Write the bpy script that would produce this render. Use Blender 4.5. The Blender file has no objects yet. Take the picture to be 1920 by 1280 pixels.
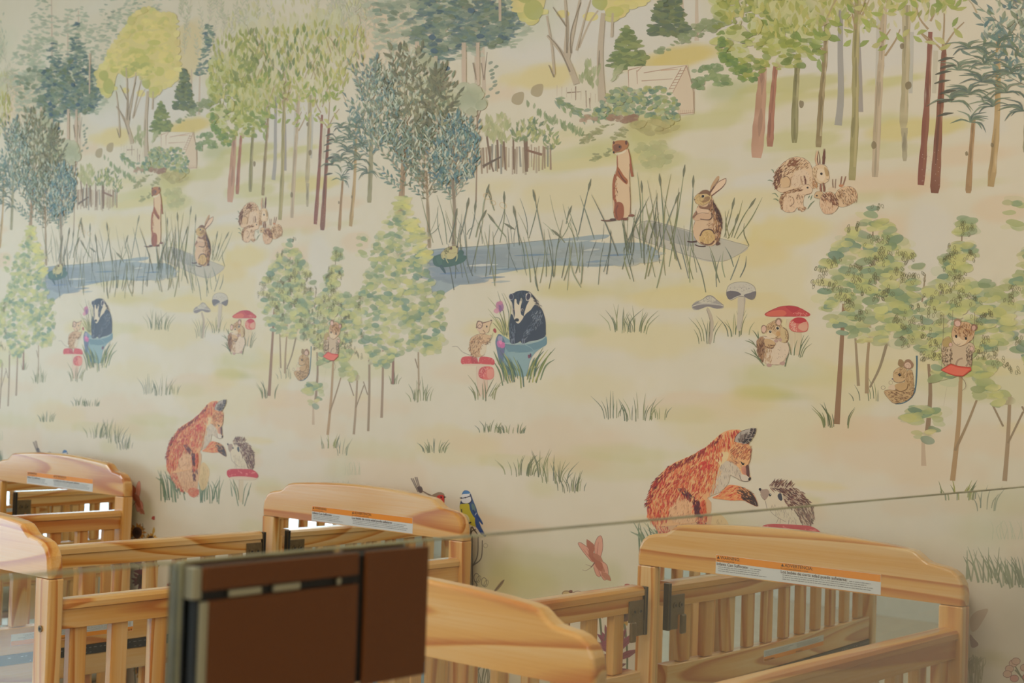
import bpy, bmesh, math, random
import numpy as np
from mathutils import Matrix, Vector

# ------------------------------------------------------------------ camera, light, exposure
scene = bpy.context.scene
C = scene.collection
FPX = 2769.52
YAW, PITCH, ROLL = 0.71156, 0.024766, 0.032348
CAM = np.array([0.0, -2.46653, 1.2195])
FW = np.array([-math.sin(YAW)*math.cos(PITCH), math.cos(YAW)*math.cos(PITCH), math.sin(PITCH)])
_r = np.cross(FW, [0, 0, 1]); _r /= np.linalg.norm(_r)
_u = np.cross(_r, FW)
RT = math.cos(ROLL)*_r+math.sin(ROLL)*_u
UP = -math.sin(ROLL)*_r+math.cos(ROLL)*_u
cd = bpy.data.cameras.new('camera')
cd.sensor_width = 36; cd.lens = FPX/1920*36
cd.clip_start = 0.05
cd.dof.use_dof = True; cd.dof.focus_distance = 2.75; cd.dof.aperture_fstop = 7.0
cam = bpy.data.objects.new('camera', cd); C.objects.link(cam)
M = Matrix(((RT[0], UP[0], -FW[0], CAM[0]), (RT[1], UP[1], -FW[1], CAM[1]), (RT[2], UP[2], -FW[2], CAM[2]), (0, 0, 0, 1)))
cam.matrix_world = M
scene.camera = cam
vs = scene.view_settings
vs.view_transform = 'Standard'; vs.look = 'None'; vs.gamma = 1; vs.use_curve_mapping = False
vs.exposure = 0.0
w = bpy.data.worlds.new('world'); scene.world = w; w.use_nodes = True
w.node_tree.nodes['Background'].inputs[0].default_value = (0.75, 0.85, 1.0, 1)
w.node_tree.nodes['Background'].inputs[1].default_value = 1.0

def area(name, loc, aim, sx, sy, power, col):
    l = bpy.data.lights.new(name, 'AREA'); l.shape = 'RECTANGLE'; l.size = sx; l.size_y = sy
    l.energy = power; l.color = col
    o = bpy.data.objects.new(name, l); C.objects.link(o); o.location = loc
    o.rotation_euler = (Vector(aim)-Vector(loc)).to_track_quat('-Z', 'Y').to_euler()
    return o
XL, XR, YF, HC = -7.2, 0.9, -5.2, 2.95      # room: left wall, right wall, front wall, ceiling height
area('daylight_left_window', (XL+0.06, -3.1, 1.3), (0, -3.0, 2.9), 3.5, 2.3, 90, (0.64, 0.86, 1.0))
area('ceiling_fill_light', (-4.4, -2.2, HC-0.09), (-4.4, -2.2, 0), 1.15, 0.55, 22, (0.90, 0.96, 1.0))  # unseen fill, added to lift and cool the left of the mural
area('ceiling_fill_light', (-1.4, -1.9, HC-0.09), (-1.4, -1.9, 0), 1.15, 0.55, 16, (1.0, 0.94, 0.87))  # unseen fill, added to even out the mural's brightness
area('ceiling_fill_light', (0.1, -4.1, HC-0.09), (0.1, -4.1, 0), 0.55, 1.15, 46, (1.0, 0.94, 0.87))  # unseen fill, added to brighten the right side

def wallpt(px):
    """pixel coordinates of the photograph -> (x, z) on the back wall (y = 0)"""
    px = np.asarray(px, float)
    d = FW[None]+RT[None]*((px[:, 0:1]-960)/FPX)-UP[None]*((px[:, 1:2]-640)/FPX)
    t = -CAM[1]/d[:, 1]
    return np.stack([CAM[0]+t*d[:, 0], CAM[2]+t*d[:, 2]], 1)

def lin(c):
    c = np.asarray(c, float)/255
    return np.where(c <= .04045, c/12.92, ((c+.055)/1.055)**2.4)

# ------------------------------------------------------------------ materials
def mat(name):
    m = bpy.data.materials.new(name); m.use_nodes = True
    nt = m.node_tree; b = nt.nodes['Principled BSDF']
    return m, nt, b
def plain(name, rgb, rough=.5, metal=0, spec=.5):
    m, nt, b = mat(name)
    b.inputs['Base Color'].default_value = (*lin(rgb), 1)
    b.inputs['Roughness'].default_value = rough; b.inputs['Metallic'].default_value = metal
    b.inputs['Specular IOR Level'].default_value = spec
    return m
def speckled(name, rgb, rgb2, scale, rough=.5, bump=.1):
    m, nt, b = mat(name)
    tc = nt.nodes.new('ShaderNodeTexCoord'); n = nt.nodes.new('ShaderNodeTexNoise')
    n.inputs['Scale'].default_value = scale; n.inputs['Detail'].default_value = 4
    nt.links.new(tc.outputs['Object'], n.inputs['Vector'])
    r = nt.nodes.new('ShaderNodeValToRGB')
    r.color_ramp.elements[0].position = .3; r.color_ramp.elements[1].position = .7
    r.color_ramp.elements[0].color = (*lin(rgb), 1); r.color_ramp.elements[1].color = (*lin(rgb2), 1)
    nt.links.new(n.outputs['Fac'], r.inputs['Fac']); nt.links.new(r.outputs[0], b.inputs['Base Color'])
    bp = nt.nodes.new('ShaderNodeBump'); bp.inputs['Strength'].default_value = bump; bp.inputs['Distance'].default_value = .002
    nt.links.new(n.outputs['Fac'], bp.inputs['Height']); nt.links.new(bp.outputs[0], b.inputs['Normal'])
    b.inputs['Roughness'].default_value = rough
    return m

def pine(name, axis, light, mid, dark, seed=0.0):
    """varnished knotty pine, grain running along one axis of the crib"""
    m, nt, b = mat(name)
    N = nt.nodes.new; L = nt.links.new
    tc = N('ShaderNodeTexCoord'); oi = N('ShaderNodeObjectInfo')
    mul = N('ShaderNodeMath'); mul.operation = 'MULTIPLY'; mul.inputs[1].default_value = 9.0
    L(oi.outputs['Random'], mul.inputs[0])
    off = N('ShaderNodeVectorMath'); off.operation = 'ADD'
    L(tc.outputs['Object'], off.inputs[0]); L(mul.outputs[0], off.inputs[1])
    mp = N('ShaderNodeMapping')
    s = [1.0, 1.0, 1.0]; s['xyz'.index(axis)] = 0.10
    mp.inputs['Scale'].default_value = s; mp.inputs['Location'].default_value = (seed, seed*1.7, seed*.6)
    L(off.outputs[0], mp.inputs['Vector'])
    # growth rings: a smooth field whose contour lines become the grain
    fld = N('ShaderNodeTexNoise'); fld.inputs['Scale'].default_value = 7.0; fld.inputs['Detail'].default_value = 1.5; fld.inputs['Roughness'].default_value = .35
    L(mp.outputs[0], fld.inputs['Vector'])
    ring = N('ShaderNodeMath'); ring.operation = 'MULTIPLY'; ring.inputs[1].default_value = 11.0
    L(fld.outputs['Fac'], ring.inputs[0])
    fr = N('ShaderNodeMath'); fr.operation = 'FRACT'; L(ring.outputs[0], fr.inputs[0])
    cr = N('ShaderNodeValToRGB'); e = cr.color_ramp.elements
    e[0].position = 0; e[0].color = (0.05,)*3+(1,); e[1].position = .62; e[1].color = (.38,)*3+(1,)
    e2 = cr.color_ramp.elements.new(.88); e2.color = (1, 1, 1, 1)
    e3 = cr.color_ramp.elements.new(.96); e3.color = (.10,)*3+(1,)
    L(fr.outputs[0], cr.inputs['Fac'])
    mp2 = N('ShaderNodeMapping'); s2 = [1.0, 1.0, 1.0]; s2['xyz'.index(axis)] = 0.02
    mp2.inputs['Scale'].default_value = s2; L(off.outputs[0], mp2.inputs['Vector'])
    fine = N('ShaderNodeTexNoise'); fine.inputs['Scale'].default_value = 260; fine.inputs['Detail'].default_value = 3
    L(mp2.outputs[0], fine.inputs['Vector'])
    big = N('ShaderNodeTexNoise'); big.inputs['Scale'].default_value = 5.5; big.inputs['Detail'].default_value = 1
    L(mp.outputs[0], big.inputs['Vector'])
    a1 = N('ShaderNodeMath'); a1.operation = 'MULTIPLY_ADD'; a1.inputs[1].default_value = .30; L(fine.outputs['Fac'], a1.inputs[0])
    a0 = N('ShaderNodeMath'); a0.operation = 'MULTIPLY'; a0.inputs[1].default_value = .62; L(cr.outputs[0], a0.inputs[0])
    L(a0.outputs[0], a1.inputs[2])
    a2 = N('ShaderNodeMath'); a2.operation = 'MULTIPLY_ADD'; a2.inputs[1].default_value = .55
    L(big.outputs['Fac'], a2.inputs[0]); L(a1.outputs[0], a2.inputs[2])
    col = N('ShaderNodeValToRGB'); e = col.color_ramp.elements
    e[0].position = .32; e[0].color = (*lin(light), 1); e[1].position = .62; e[1].color = (*lin(mid), 1)
    ee = col.color_ramp.elements.new(1.0); ee.color = (*lin(dark), 1)
    L(a2.outputs[0], col.inputs['Fac']); L(col.outputs[0], b.inputs['Base Color'])
    b.inputs['Roughness'].default_value = .34
    b.inputs['Coat Weight'].default_value = .9; b.inputs['Coat Roughness'].default_value = .17
    bp = N('ShaderNodeBump'); bp.inputs['Strength'].default_value = .05; bp.inputs['Distance'].default_value = .001
    L(fine.outputs['Fac'], bp.inputs['Height']); L(bp.outputs[0], b.inputs['Normal'])
    return m
LT, MD, DK = (236, 200, 144), (226, 168, 86), (196, 114, 30)
wood = {a: pine('pine_'+a, a, LT, MD, DK, i*3.1) for i, a in enumerate('xyz')}

# ------------------------------------------------------------------ object helpers
def obj(name, bm, m, parent=None, smooth=False):
    me = bpy.data.meshes.new(name)
    if isinstance(bm, bmesh.types.BMesh):
        bm.normal_update(); bm.to_mesh(me); bm.free()
    else:
        me = bm
    for x in (m if isinstance(m, (list, tuple)) else [m]): me.materials.append(x)
    if smooth:
        for p in me.polygons: p.use_smooth = True
    o = bpy.data.objects.new(name, me); C.objects.link(o)
    if parent: o.parent = parent
    return o
def tag(o, label=None, cat=None, group=None, kind=None):
    if label: o['label'] = label
    if cat: o['category'] = cat
    if group: o['group'] = group
    if kind: o['kind'] = kind
    return o
def empty(name, loc=(0, 0, 0)):
    o = bpy.data.objects.new(name, None); C.objects.link(o); o.location = loc; o.empty_display_size = .1
    return o
def box(bm, x0, x1, y0, y1, z0, z1, bev=0, seg=2, mi=0):
    r = bmesh.ops.create_cube(bm, size=1)
    vs_ = r['verts']
    for v in vs_:
        v.co = Vector(((x0+x1)/2+v.co.x*(x1-x0), (y0+y1)/2+v.co.y*(y1-y0), (z0+z1)/2+v.co.z*(z1-z0)))
    fs = set(f for v in vs_ for f in v.link_faces)
    for f in fs: f.material_index = mi
    if bev:
        es = list(set(e for v in vs_ for e in v.link_edges))
        bmesh.ops.bevel(bm, geom=es, offset=bev, segments=seg, affect='EDGES', profile=.5)
def cyl(bm, c, r, h, axis='x', n=20, mi=0, r2=None):
    q = bmesh.ops.create_cone(bm, cap_ends=True, segments=n, radius1=r, radius2=r if r2 is None else r2, depth=h)
    R = {'x': Matrix.Rotation(math.pi/2, 4, 'Y'), 'y': Matrix.Rotation(math.pi/2, 4, 'X'), 'z': Matrix.Identity(4)}[axis]
    for v in q['verts']: v.co = (R @ v.co)+Vector(c)
    for f in set(f for v in q['verts'] for f in v.link_faces): f.material_index = mi
def extrude_profile(bm, pts, axis, a, b, mi=0):
    """pts: closed outline in the two other axes; extruded along axis from a to b"""
    def co(p, t):
        return {'x': (t, p[0], p[1]), 'y': (p[0], t, p[1]), 'z': (p[0], p[1], t)}[axis]
    v1 = [bm.verts.new(co(p, a)) for p in pts]; v2 = [bm.verts.new(co(p, b)) for p in pts]
    n = len(pts); fs = [bm.faces.new(v1), bm.faces.new(v2[::-1])]
    for i in range(n): fs.append(bm.faces.new((v1[i], v2[i], v2[(i+1) % n], v1[(i+1) % n])))
    for f in fs: f.material_index = mi
    bmesh.ops.recalc_face_normals(bm, faces=fs)
    return fs, v1, v2
def B(): return bmesh.new()
# ------------------------------------------------------------------ the printed forest mural (flat pigment shapes on the wall, repeating)
D = 1.6149
NU, CELL = 646, 1.6149/646
NZ = int(HC/CELL)
PAPER = np.array([196., 185., 160.])
rs = np.random.RandomState(7)
def _noise(n1, n2):
    a = rs.rand(n1, n2)
    zi = np.linspace(0, n1-1.001, NZ); ui = np.arange(NU)/NU*n2
    z0 = zi.astype(int); fz = (zi-z0)[:, None]; fz = fz*fz*(3-2*fz)
    u0 = ui.astype(int); fu = (ui-u0)[None]; fu = fu*fu*(3-2*fu)
    z1 = np.minimum(z0+1, n1-1); u1 = (u0+1) % n2; u0 %= n2
    return ((a[z0][:, u0]*(1-fu)+a[z0][:, u1]*fu)*(1-fz)+(a[z1][:, u0]*(1-fu)+a[z1][:, u1]*fu)*fz)
NOI = (_noise(14, 8)*.5+_noise(40, 22)*.3+_noise(110, 60)*.2)-.5
NO2 = (_noise(22, 6)*.6+_noise(70, 16)*.4)-.5
CV = np.ones((NZ, NU, 3))*PAPER
CV += NOI[..., None]*np.array([9, 9, 14.])
LV = np.zeros((NZ, NU), int)
UG = (np.arange(NU)+.5)*CELL; ZG = (np.arange(NZ)+.5)*CELL
OX = OY = 0.0; SC = 1.0
def fr(ox=0, oy=0, sc=1.0):
    global OX, OY, SC
    OX, OY, SC = ox, oy, sc
def T(p):
    return np.asarray(p, float).reshape(-1, 2)/SC+np.array([OX, OY])
def wash(cx, cy, rx, ry, col, a=.5, hard=1.5, nz=1.0):
    c = T([(cx, cy)]); rx /= SC; ry /= SC
    W = wallpt(np.vstack([c, c+[[rx, 0]], c+[[0, ry]]]))
    ru = abs(W[1, 0]-W[0, 0]); rz = abs(W[2, 1]-W[0, 1])
    du = (UG-W[0, 0]+D/2) % D-D/2; dz = ZG-W[0, 1]
    zi = np.where(abs(dz) < rz*1.6)[0]
    if not len(zi): return
    sl = slice(zi[0], zi[-1]+1)
    d = np.sqrt((du[None]/ru)**2+(dz[sl, None]/rz)**2)+(NOI[sl]+NO2[sl])*nz
    wgt = np.clip((1.08-d)*hard, 0, 1); wgt = wgt*wgt*(3-2*wgt)*a
    CV[sl] += (np.asarray(col, float)-CV[sl])*wgt[..., None]
PV, PC, PF, PL, nv = [], [], [], [], 0
def inside(P, X, Y):
    n = len(P); r = np.zeros(X.shape, bool); x1, y1 = P[-1]
    for x2, y2 in P:
        if y1 != y2:
            c = (y1 > Y) != (y2 > Y)
            r ^= c & (X < (x2-x1)*(Y-y1)/(y2-y1)+x1)
        x1, y1 = x2, y2
    return r
def emit(P, faces, col, a=1.0, outline=None, absolute=False):
    global nv
    P = T(P) if not absolute else np.asarray(P, float)
    W = wallpt(P)
    if W[:, 1].max() > HC-.002 or W[:, 1].min() < .002: return
    iu = (np.floor(W[:, 0]/CELL).astype(int)) % NU; iz = np.clip((W[:, 1]/CELL).astype(int), 0, NZ-1)
    col = np.asarray(col, float)
    cc = CV[iz, iu]*(1-a)+col*a
    O = W if outline is None else W[outline]
    u0, u1, z0, z1 = O[:, 0].min(), O[:, 0].max(), O[:, 1].min(), O[:, 1].max()
    gu = np.arange(math.floor(u0/CELL), math.floor(u1/CELL)+1); gz = np.arange(math.floor(z0/CELL), math.floor(z1/CELL)+1)
    X, Y = np.meshgrid((gu+.5)*CELL, (gz+.5)*CELL)
    ins = inside(O, X, Y)
    ju, jz = np.meshgrid(gu % NU, np.clip(gz, 0, NZ-1))
    cu = np.concatenate([iu, ju[ins]]); cz = np.concatenate([iz, jz[ins]])
    lv = LV[cz, cu].max()+1
    LV[cz, cu] = lv
    if ins.any():
        m = cc.mean(0); CV[jz[ins], ju[ins]] = m
    PV.append(W); PC.append(cc); PL.append(lv)
    PF.append([[i+nv for i in f] for f in faces]); nv += len(W)
def cr(pts, n=5, closed=False):
    p = np.asarray(pts, float); m = len(p); out = []
    if m < 3 and not closed:
        t = np.linspace(0, 1, n+1)[:, None]; return p[0]*(1-t)+p[-1]*t
    rng = range(m) if closed else range(m-1)
    for i in rng:
        if closed: a, b, c, d = p[i-1], p[i], p[(i+1) % m], p[(i+2) % m]
        else: a, b, c, d = p[max(i-1, 0)], p[i], p[i+1], p[min(i+2, m-1)]
        for k in range(n):
            t = k/n; out.append(.5*((2*b)+(-a+c)*t+(2*a-5*b+4*c-d)*t*t+(-a+3*b-3*c+d)*t**3))
    if not closed: out.append(p[-1])
    return np.array(out)
def poly(pts, col, a=1.0, smooth=True, n=4):
    p = cr(pts, n, True) if smooth else np.asarray(pts, float)
    emit(p, [list(range(len(p)))], col, a)
def stroke(pts, w0, w1=None, col=(60, 60, 50), a=1.0, n=4, mid=None):
    """tapering brush line, w0 at the start, w1 at the end (mid: width half way)"""
    w1 = w0*.3 if w1 is None else w1
    p = cr(pts, n); m = len(p); t = np.linspace(0, 1, m)
    w = w0+(w1-w0)*t
    if mid is not None: w = np.interp(t, [0, .5, 1], [w0, mid, w1])
    d = np.gradient(p, axis=0); d /= np.maximum(np.linalg.norm(d, axis=1, keepdims=True), 1e-6)
    nn = np.stack([-d[:, 1], d[:, 0]], 1)*w[:, None]/2
    V = np.vstack([p+nn, p-nn])
    emit(V, [(i, i+1, m+i+1, m+i) for i in range(m-1)], col, a, outline=list(range(m))+list(range(2*m-1, m-1, -1)))
def ring(x, y, rx, ry, w, col, a=1.0, rot=0, n=14):
    t = np.linspace(0, 2*math.pi, n+1)
    q = np.stack([rx*np.cos(t), ry*np.sin(t)], 1); c, s = math.cos(rot), math.sin(rot)
    stroke(np.stack([x+q[:, 0]*c-q[:, 1]*s, y+q[:, 0]*s+q[:, 1]*c], 1), w, w, col, a, n=1)
def blob(x, y, rx, ry, col, a=1.0, rot=0, n=9, jit=.16):
    t = np.arange(n)/n*2*math.pi; r = 1+rs.uniform(-jit, jit, n)
    q = np.stack([rx*r*np.cos(t), ry*r*np.sin(t)], 1); c, s = math.cos(rot), math.sin(rot)
    p = np.stack([x+q[:, 0]*c-q[:, 1]*s, y+q[:, 0]*s+q[:, 1]*c], 1)
    poly(p, col, a, True, 2)
def fig(pts, col, oc=(112, 80, 60), w_=.9, n=4):
    """filled figure with a fine broken ink outline"""
    poly(pts, col, 1.0, True, n)
    p = cr(pts, n, True); p = np.vstack([p, p[:1]]); i = 0
    while i < len(p)-2:
        j = min(i+rs.randint(3, 7), len(p)-1); stroke(p[i:j+1], .35*w_*SC, .35*w_*SC, oc, .75, n=1, mid=w_*SC*rs.uniform(.7, 1.3)); i = j if rs.rand() < .85 else j+1
def leaf(x, y, L, w, ang, col, a=1.0, bend=.12):
    """pointed leaf from (x, y) along ang (radians, picture frame, up = -pi/2)"""
    c, s = math.cos(ang), math.sin(ang); b = bend*L*rs.uniform(-1, 1)
    t = np.array([0, .25, .55, .85, 1]); h = np.array([0, .40, .5, .22, 0])*w; o = b*np.sin(t*math.pi)
    up = [(tt*L, oo+hh) for tt, oo, hh in zip(t, o, h)]; dn = [(tt*L, oo-hh) for tt, oo, hh in zip(t[1:4], o[1:4], h[1:4])][::-1]
    p = np.array([(x+X*c-Y*s, y+X*s+Y*c) for X, Y in up+dn])
    emit(p, [list(range(len(p)))], col, a)
def pick(cols, v=7):
    c = np.array(cols[rs.randint(len(cols))], float); return c+rs.uniform(-v, v)+rs.uniform(-v/3, v/3, 3)
def sample(pg, n):
    pg = np.asarray(pg, float); lo, hi = pg.min(0), pg.max(0); out = []
    while len(out) < n:
        q = rs.uniform(lo, hi, (n*2, 2)); k = inside(pg, q[:, 0], q[:, 1]); out += list(q[k])
    return np.array(out[:n])
def foliage(pg, n, kind, size, cols, a=.8, ang=-1.57, spread=.5, asp=.35, sort=False):
    P = sample(cr(pg, 3, True), n)
    if sort: P = P[np.argsort(P[:, 1])]
    for x, y in P:
        s = rs.uniform(*size); c = pick(cols); al = a*rs.uniform(.65, 1)
        if kind == 'leaf': leaf(x, y, s, s*asp*rs.uniform(.8, 1.2), ang+rs.uniform(-spread, spread), c, al)
        elif kind == 'blob': blob(x, y, s*.5, s*.5*asp*rs.uniform(.8, 1.2), c, al, rs.uniform(-.5, .5))
        else:
            for k in range(rs.randint(1, 4)): blob(x+rs.uniform(-.5, .5)*s, y+rs.uniform(-.3, .3)*s, s*.5, s*asp*.5, c, al, rs.uniform(-.4, .4))
def grass(x, y, w_, h, n, cols=None, wd=1.6, fan=.5, a=.85):
    cols = cols or [(96, 100, 66), (114, 118, 74), (88, 96, 74), (134, 134, 88)]
    for k in range(max(5, int(n*.9))):
        f = rs.uniform(-1, 1); bx = x+f*w_*.42; hh = h*rs.uniform(.5, 1.12)*(1-.25*abs(f)); dx = (f*fan+rs.uniform(-.3, .3))*hh
        b0 = y+rs.uniform(-.08, .06)*h
        stroke([(bx, b0), (bx+dx*.22, b0-hh*.5), (bx+dx, b0-hh)], wd*rs.uniform(.6, 1), .2, pick(cols), a, n=3, mid=wd*1.05)
def fur(pg, n, angf, L, wd, cols, a=.85, smooth=True):
    P = sample(cr(pg, 3, True) if smooth else pg, n)
    for x, y in P:
        an = angf(x, y)+rs.uniform(-.3, .3); l = L*rs.uniform(.6, 1.3); b = rs.uniform(-.15, .15)*l
        c, s = math.cos(an), math.sin(an)
        stroke([(x, y), (x+c*l*.5-s*b, y+s*l*.5+c*b), (x+c*l, y+s*l)], wd*.5, .1*wd, pick(cols, 9), a, n=2, mid=wd)
def lines(segs, wd, col, a=.9, n=3):
    for s in segs: stroke(s, wd, wd*.5, col, a, n=n)
def trunk(pts, w0, w1, col, light=None, dark=None):
    """watercolour trunk: uneven edges, rounded foot, darker and paler patches"""
    p = cr(pts, 7); m = len(p); t = np.linspace(0, 1, m)
    w = (w0+(w1-w0)*t)*(1+rs.uniform(-.13, .13, m)); w[-1] *= .72; w[-2] *= .97
    d = np.gradient(p, axis=0); d /= np.maximum(np.linalg.norm(d, axis=1, keepdims=True), 1e-6)
    nn = np.stack([-d[:, 1], d[:, 0]], 1)*w[:, None]/2; V = np.vstack([p+nn, p-nn])
    cv = np.array(col, float)+rs.uniform(-9, 9, (m, 1)); cv = np.vstack([cv, cv+6])
    emit(V, [(i, i+1, m+i+1, m+i) for i in range(m-1)], cv, .88, outline=list(range(m))+list(range(2*m-1, m-1, -1)))
    if light is not None:
        q = p+np.array([w1*.22, 0]); stroke(q[1:-2], w0*.35, w1*.3, light, .5, n=1)
    dark = dark if dark is not None else np.array(col)*.74
    for k in range(max(3, m//4)):
        i = rs.randint(0, m-3); j = min(i+rs.randint(2, 6), m-1)
        ww = w0+(w1-w0)*i/m; o = rs.uniform(-.28, .12)*ww
        stroke(p[i:j+1]+np.array([o, 0]), ww*.15, ww*.1, dark, rs.uniform(.25, .5), n=1, mid=ww*rs.uniform(.3, .6))
def spray(x, y, ang, L, n, lL, lW, cols, stem, bend=0.0, a=.9, sw=1.3):
    pts = [(x, y)]; an = ang
    for k in range(5):
        an += bend/5; pts.append((pts[-1][0]+math.cos(an)*L/5, pts[-1][1]+math.sin(an)*L/5))
    stroke(pts, sw, .4, stem, .8, n=1)
    p = cr(pts, 4); m = len(p)
    for k in range(n):
        i = int((.15+.85*k/n)*(m-2)); d = p[i+1]-p[i]; t = math.atan2(d[1], d[0]); sd = 1 if k % 2 else -1
        leaf(p[i][0], p[i][1], lL*rs.uniform(.7, 1.15), lW*rs.uniform(.8, 1.2), t+sd*rs.uniform(.45, .85), pick(cols), a)
    leaf(*p[-1], lL, lW, ang+bend, pick(cols), a)
def crown(x, yb, yt, hw, nb, lL, lW, cols, stem, leaves=9, low=.25, a=.9, spread=1.15):
    H = yb-yt
    for k in range(nb):
        f = (k+.5)/nb; sy = yb-H*(low*0+.75*f)*rs.uniform(.85, 1.05); sd = 1 if k % 2 else -1
        an = -math.pi/2+sd*spread*(1-f*.75)*rs.uniform(.6, 1.1)
        L = min(hw/max(abs(math.cos(an)), .25), (sy-yt))*rs.uniform(.75, 1.05)
        spray(x, sy, an, max(L, lL), leaves, lL, lW, cols, stem, bend=-sd*rs.uniform(0, .35), a=a)
# ---- soft washes of colour on the paper
fr()
YE, YG, PE, GY, GR = (196, 178, 118), (178, 172, 112), (198, 172, 138), (194, 187, 174), (160, 162, 112)
for x, y, rx, ry, c, a in [
 (1080, 40, 260, 90, GY, .8), (1250, 60, 200, 60, GY, .6), (1650, 90, 190, 80, GY, .8), (700, 60, 120, 60, PE, .5),
 (1000, 150, 75, 28, YE, .8), (950, 175, 70, 26, PE, .5), (1290, 105, 75, 24, (190, 168, 92), .8), (1210, 118, 50, 14, (190, 168, 92), .5),
 (1360, 170, 70, 34, GR, .6), (1400, 195, 90, 26, YG, .6), (1330, 225, 90, 22, YG, .6), (1480, 160, 120, 14, (172, 166, 98), .6),
 (1560, 175, 160, 12, (176, 168, 96), .55), (1680, 150, 80, 12, (178, 172, 100), .6), (1600, 230, 140, 16, YG, .55), (1740, 240, 130, 22, (190, 174, 105), .7),
 (1500, 262, 90, 18, YG, .6), (1640, 285, 160, 16, YG, .35), (1820, 290, 110, 26, PE, .5), (1850, 220, 60, 60, GY, .6),
 (1240, 240, 60, 30, (170, 160, 92), .7), (1160, 280, 130, 26, YG, .6), (1060, 300, 110, 26, YG, .5), (1230, 300, 60, 20, (172, 166, 100), .5),
 (1120, 360, 200, 34, YE, .35), (930, 350, 90, 30, YE, .4), (1450, 340, 80, 16, GY, .6), (1400, 380, 130, 26, YE, .4), (1480, 430, 90, 40, YE, .7),
 (1440, 470, 60, 30, (196, 172, 110), .5), (1620, 350, 150, 34, PE, .6), (1640, 440, 90, 60, PE, .5), (1880, 390, 60, 40, PE, .5), (1740, 450, 60, 80, GY, .5),
 (1380, 430, 50, 40, YE, .35), (1090, 545, 180, 26, (186, 172, 110), .7), (1250, 560, 90, 20, YE, .6), (930, 620, 90, 24, YE, .5),
 (1180, 640, 160, 40, YE, .4), (1380, 640, 60, 40, GY, .5), (1480, 700, 130, 34, YG, .6), (1460, 742, 80, 12, (164, 160, 98), .6), (1600, 720, 120, 50, YE, .35),
 (1100, 720, 200, 40, YE, .25), (1300, 760, 120, 30, PE, .4), (1440, 735, 60, 14, (176, 168, 96), .6), (1420, 800, 200, 50, YE, .25), (1000, 830, 200, 50, PE, .35),
 (1180, 850, 120, 20, YG, .35), (1700, 850, 200, 70, PE, .4), (1650, 960, 160, 60, GY, .3), (1000, 1060, 160, 40, (172, 168, 122), .5), (1850, 1000, 90, 60, (176, 178, 140), .5),
 (960, 1090, 90, 40, YG, .6), (1850, 1230, 110, 40, (172, 162, 108), .6), (560, 640, 120, 50, YE, .3), (440, 560, 60, 70, YE, .3), (430, 590, 40, 30, (196, 172, 110), .35),
 (870, 700, 120, 30, PE, .35), (860, 830, 120, 50, YE, .3), (640, 760, 140, 30, PE, .35), (1130, 660, 90, 30, GY, .3), (720, 900, 120, 60, PE, .35)]:
    wash(x, y, rx, ry, c, a, hard=rs.uniform(1.0, 2.6))
wash(345, 95, 34, 62, (192, 174, 124), .7, 3); wash(365, 60, 18, 40, (194, 176, 134), .5, 2)
for k in range(60):
    x, y = rs.uniform(640, 1920), rs.uniform(240, 1240)
    wash(x, y, rs.uniform(40, 130), rs.uniform(8, 30), [YE, YG, PE, GY][rs.randint(4)], rs.uniform(.15, .4), hard=rs.uniform(1, 3))
for k in range(26):
    x, y = rs.uniform(640, 1920), rs.uniform(-360, 20)
    wash(x, y, rs.uniform(60, 160), rs.uniform(30, 90), [(196, 192, 176), (180, 180, 150), (190, 182, 140)][rs.randint(3)], rs.uniform(.3, .6), hard=1)
CV0 = CV.copy()
# pond and rock
poly([(794, 470), (930, 459), (1060, 447), (1110, 441), (1142, 440), (1135, 447), (1105, 452), (1150, 456), (1200, 455), (1232, 468), (1236, 486), (1200, 492), (1120, 500), (1040, 498), (940, 512), (870, 530), (818, 556), (806, 520), (802, 495)], (140, 148, 146), 1, n=3)
for k in range(150):
    x = rs.uniform(815, 1215); y = 470+rs.rand()*(60 if x < 900 else 30 if x < 1000 else 18)+(12 if x > 1100 else 0)-(x-900)*.03*(x > 900)
    q = np.clip((x-810)/200, 0, 1); c = np.array([114, 124, 134])*(1-q)+np.array([142, 146, 140])*q
    blob(x, y, rs.uniform(16, 40), rs.uniform(3, 8), c+rs.uniform(-9, 9), .5)
for x, y, l, c in [(1000, 478, 70, (96, 116, 132)), (925, 520, 46, (104, 120, 134)), (1160, 478, 60, (100, 118, 136)), (1120, 490, 40, (112, 128, 140)),
                   (960, 504, 60, (110, 126, 138)), (1080, 452, 50, (172, 172, 158)), (940, 528, 36, (150, 154, 148)), (850, 512, 50, (100, 118, 140)),
                   (905, 497, 60, (190, 184, 168)), (1110, 468, 30, (176, 174, 160)), (1050, 486, 40, (132, 142, 144))]:
    stroke([(x-l/2, y+1.5), (x, y), (x+l/2, y-1)], 1, .5, c, .8, mid=4.5)
poly([(1188, 434), (1212, 414), (1228, 414), (1300, 434), (1352, 447), (1402, 462), (1385, 478), (1350, 490), (1316, 488), (1250, 466), (1192, 446)], (168, 160, 144), .85)
poly([(1222, 418), (1300, 438), (1300, 462), (1240, 446)], (142, 138, 128), .8)
stroke([(1188, 434), (1212, 414), (1300, 434), (1352, 447), (1405, 461)], .9, .8, (120, 112, 98), .8)
stroke([(1188, 434), (1190, 444), (1250, 466), (1340, 490), (1380, 480), (1405, 461)], .9, .8, (130, 120, 104), .8)
stroke([(795, 470), (930, 459), (1060, 447)], 1.1, 1, (110, 112, 104), .8)

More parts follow.
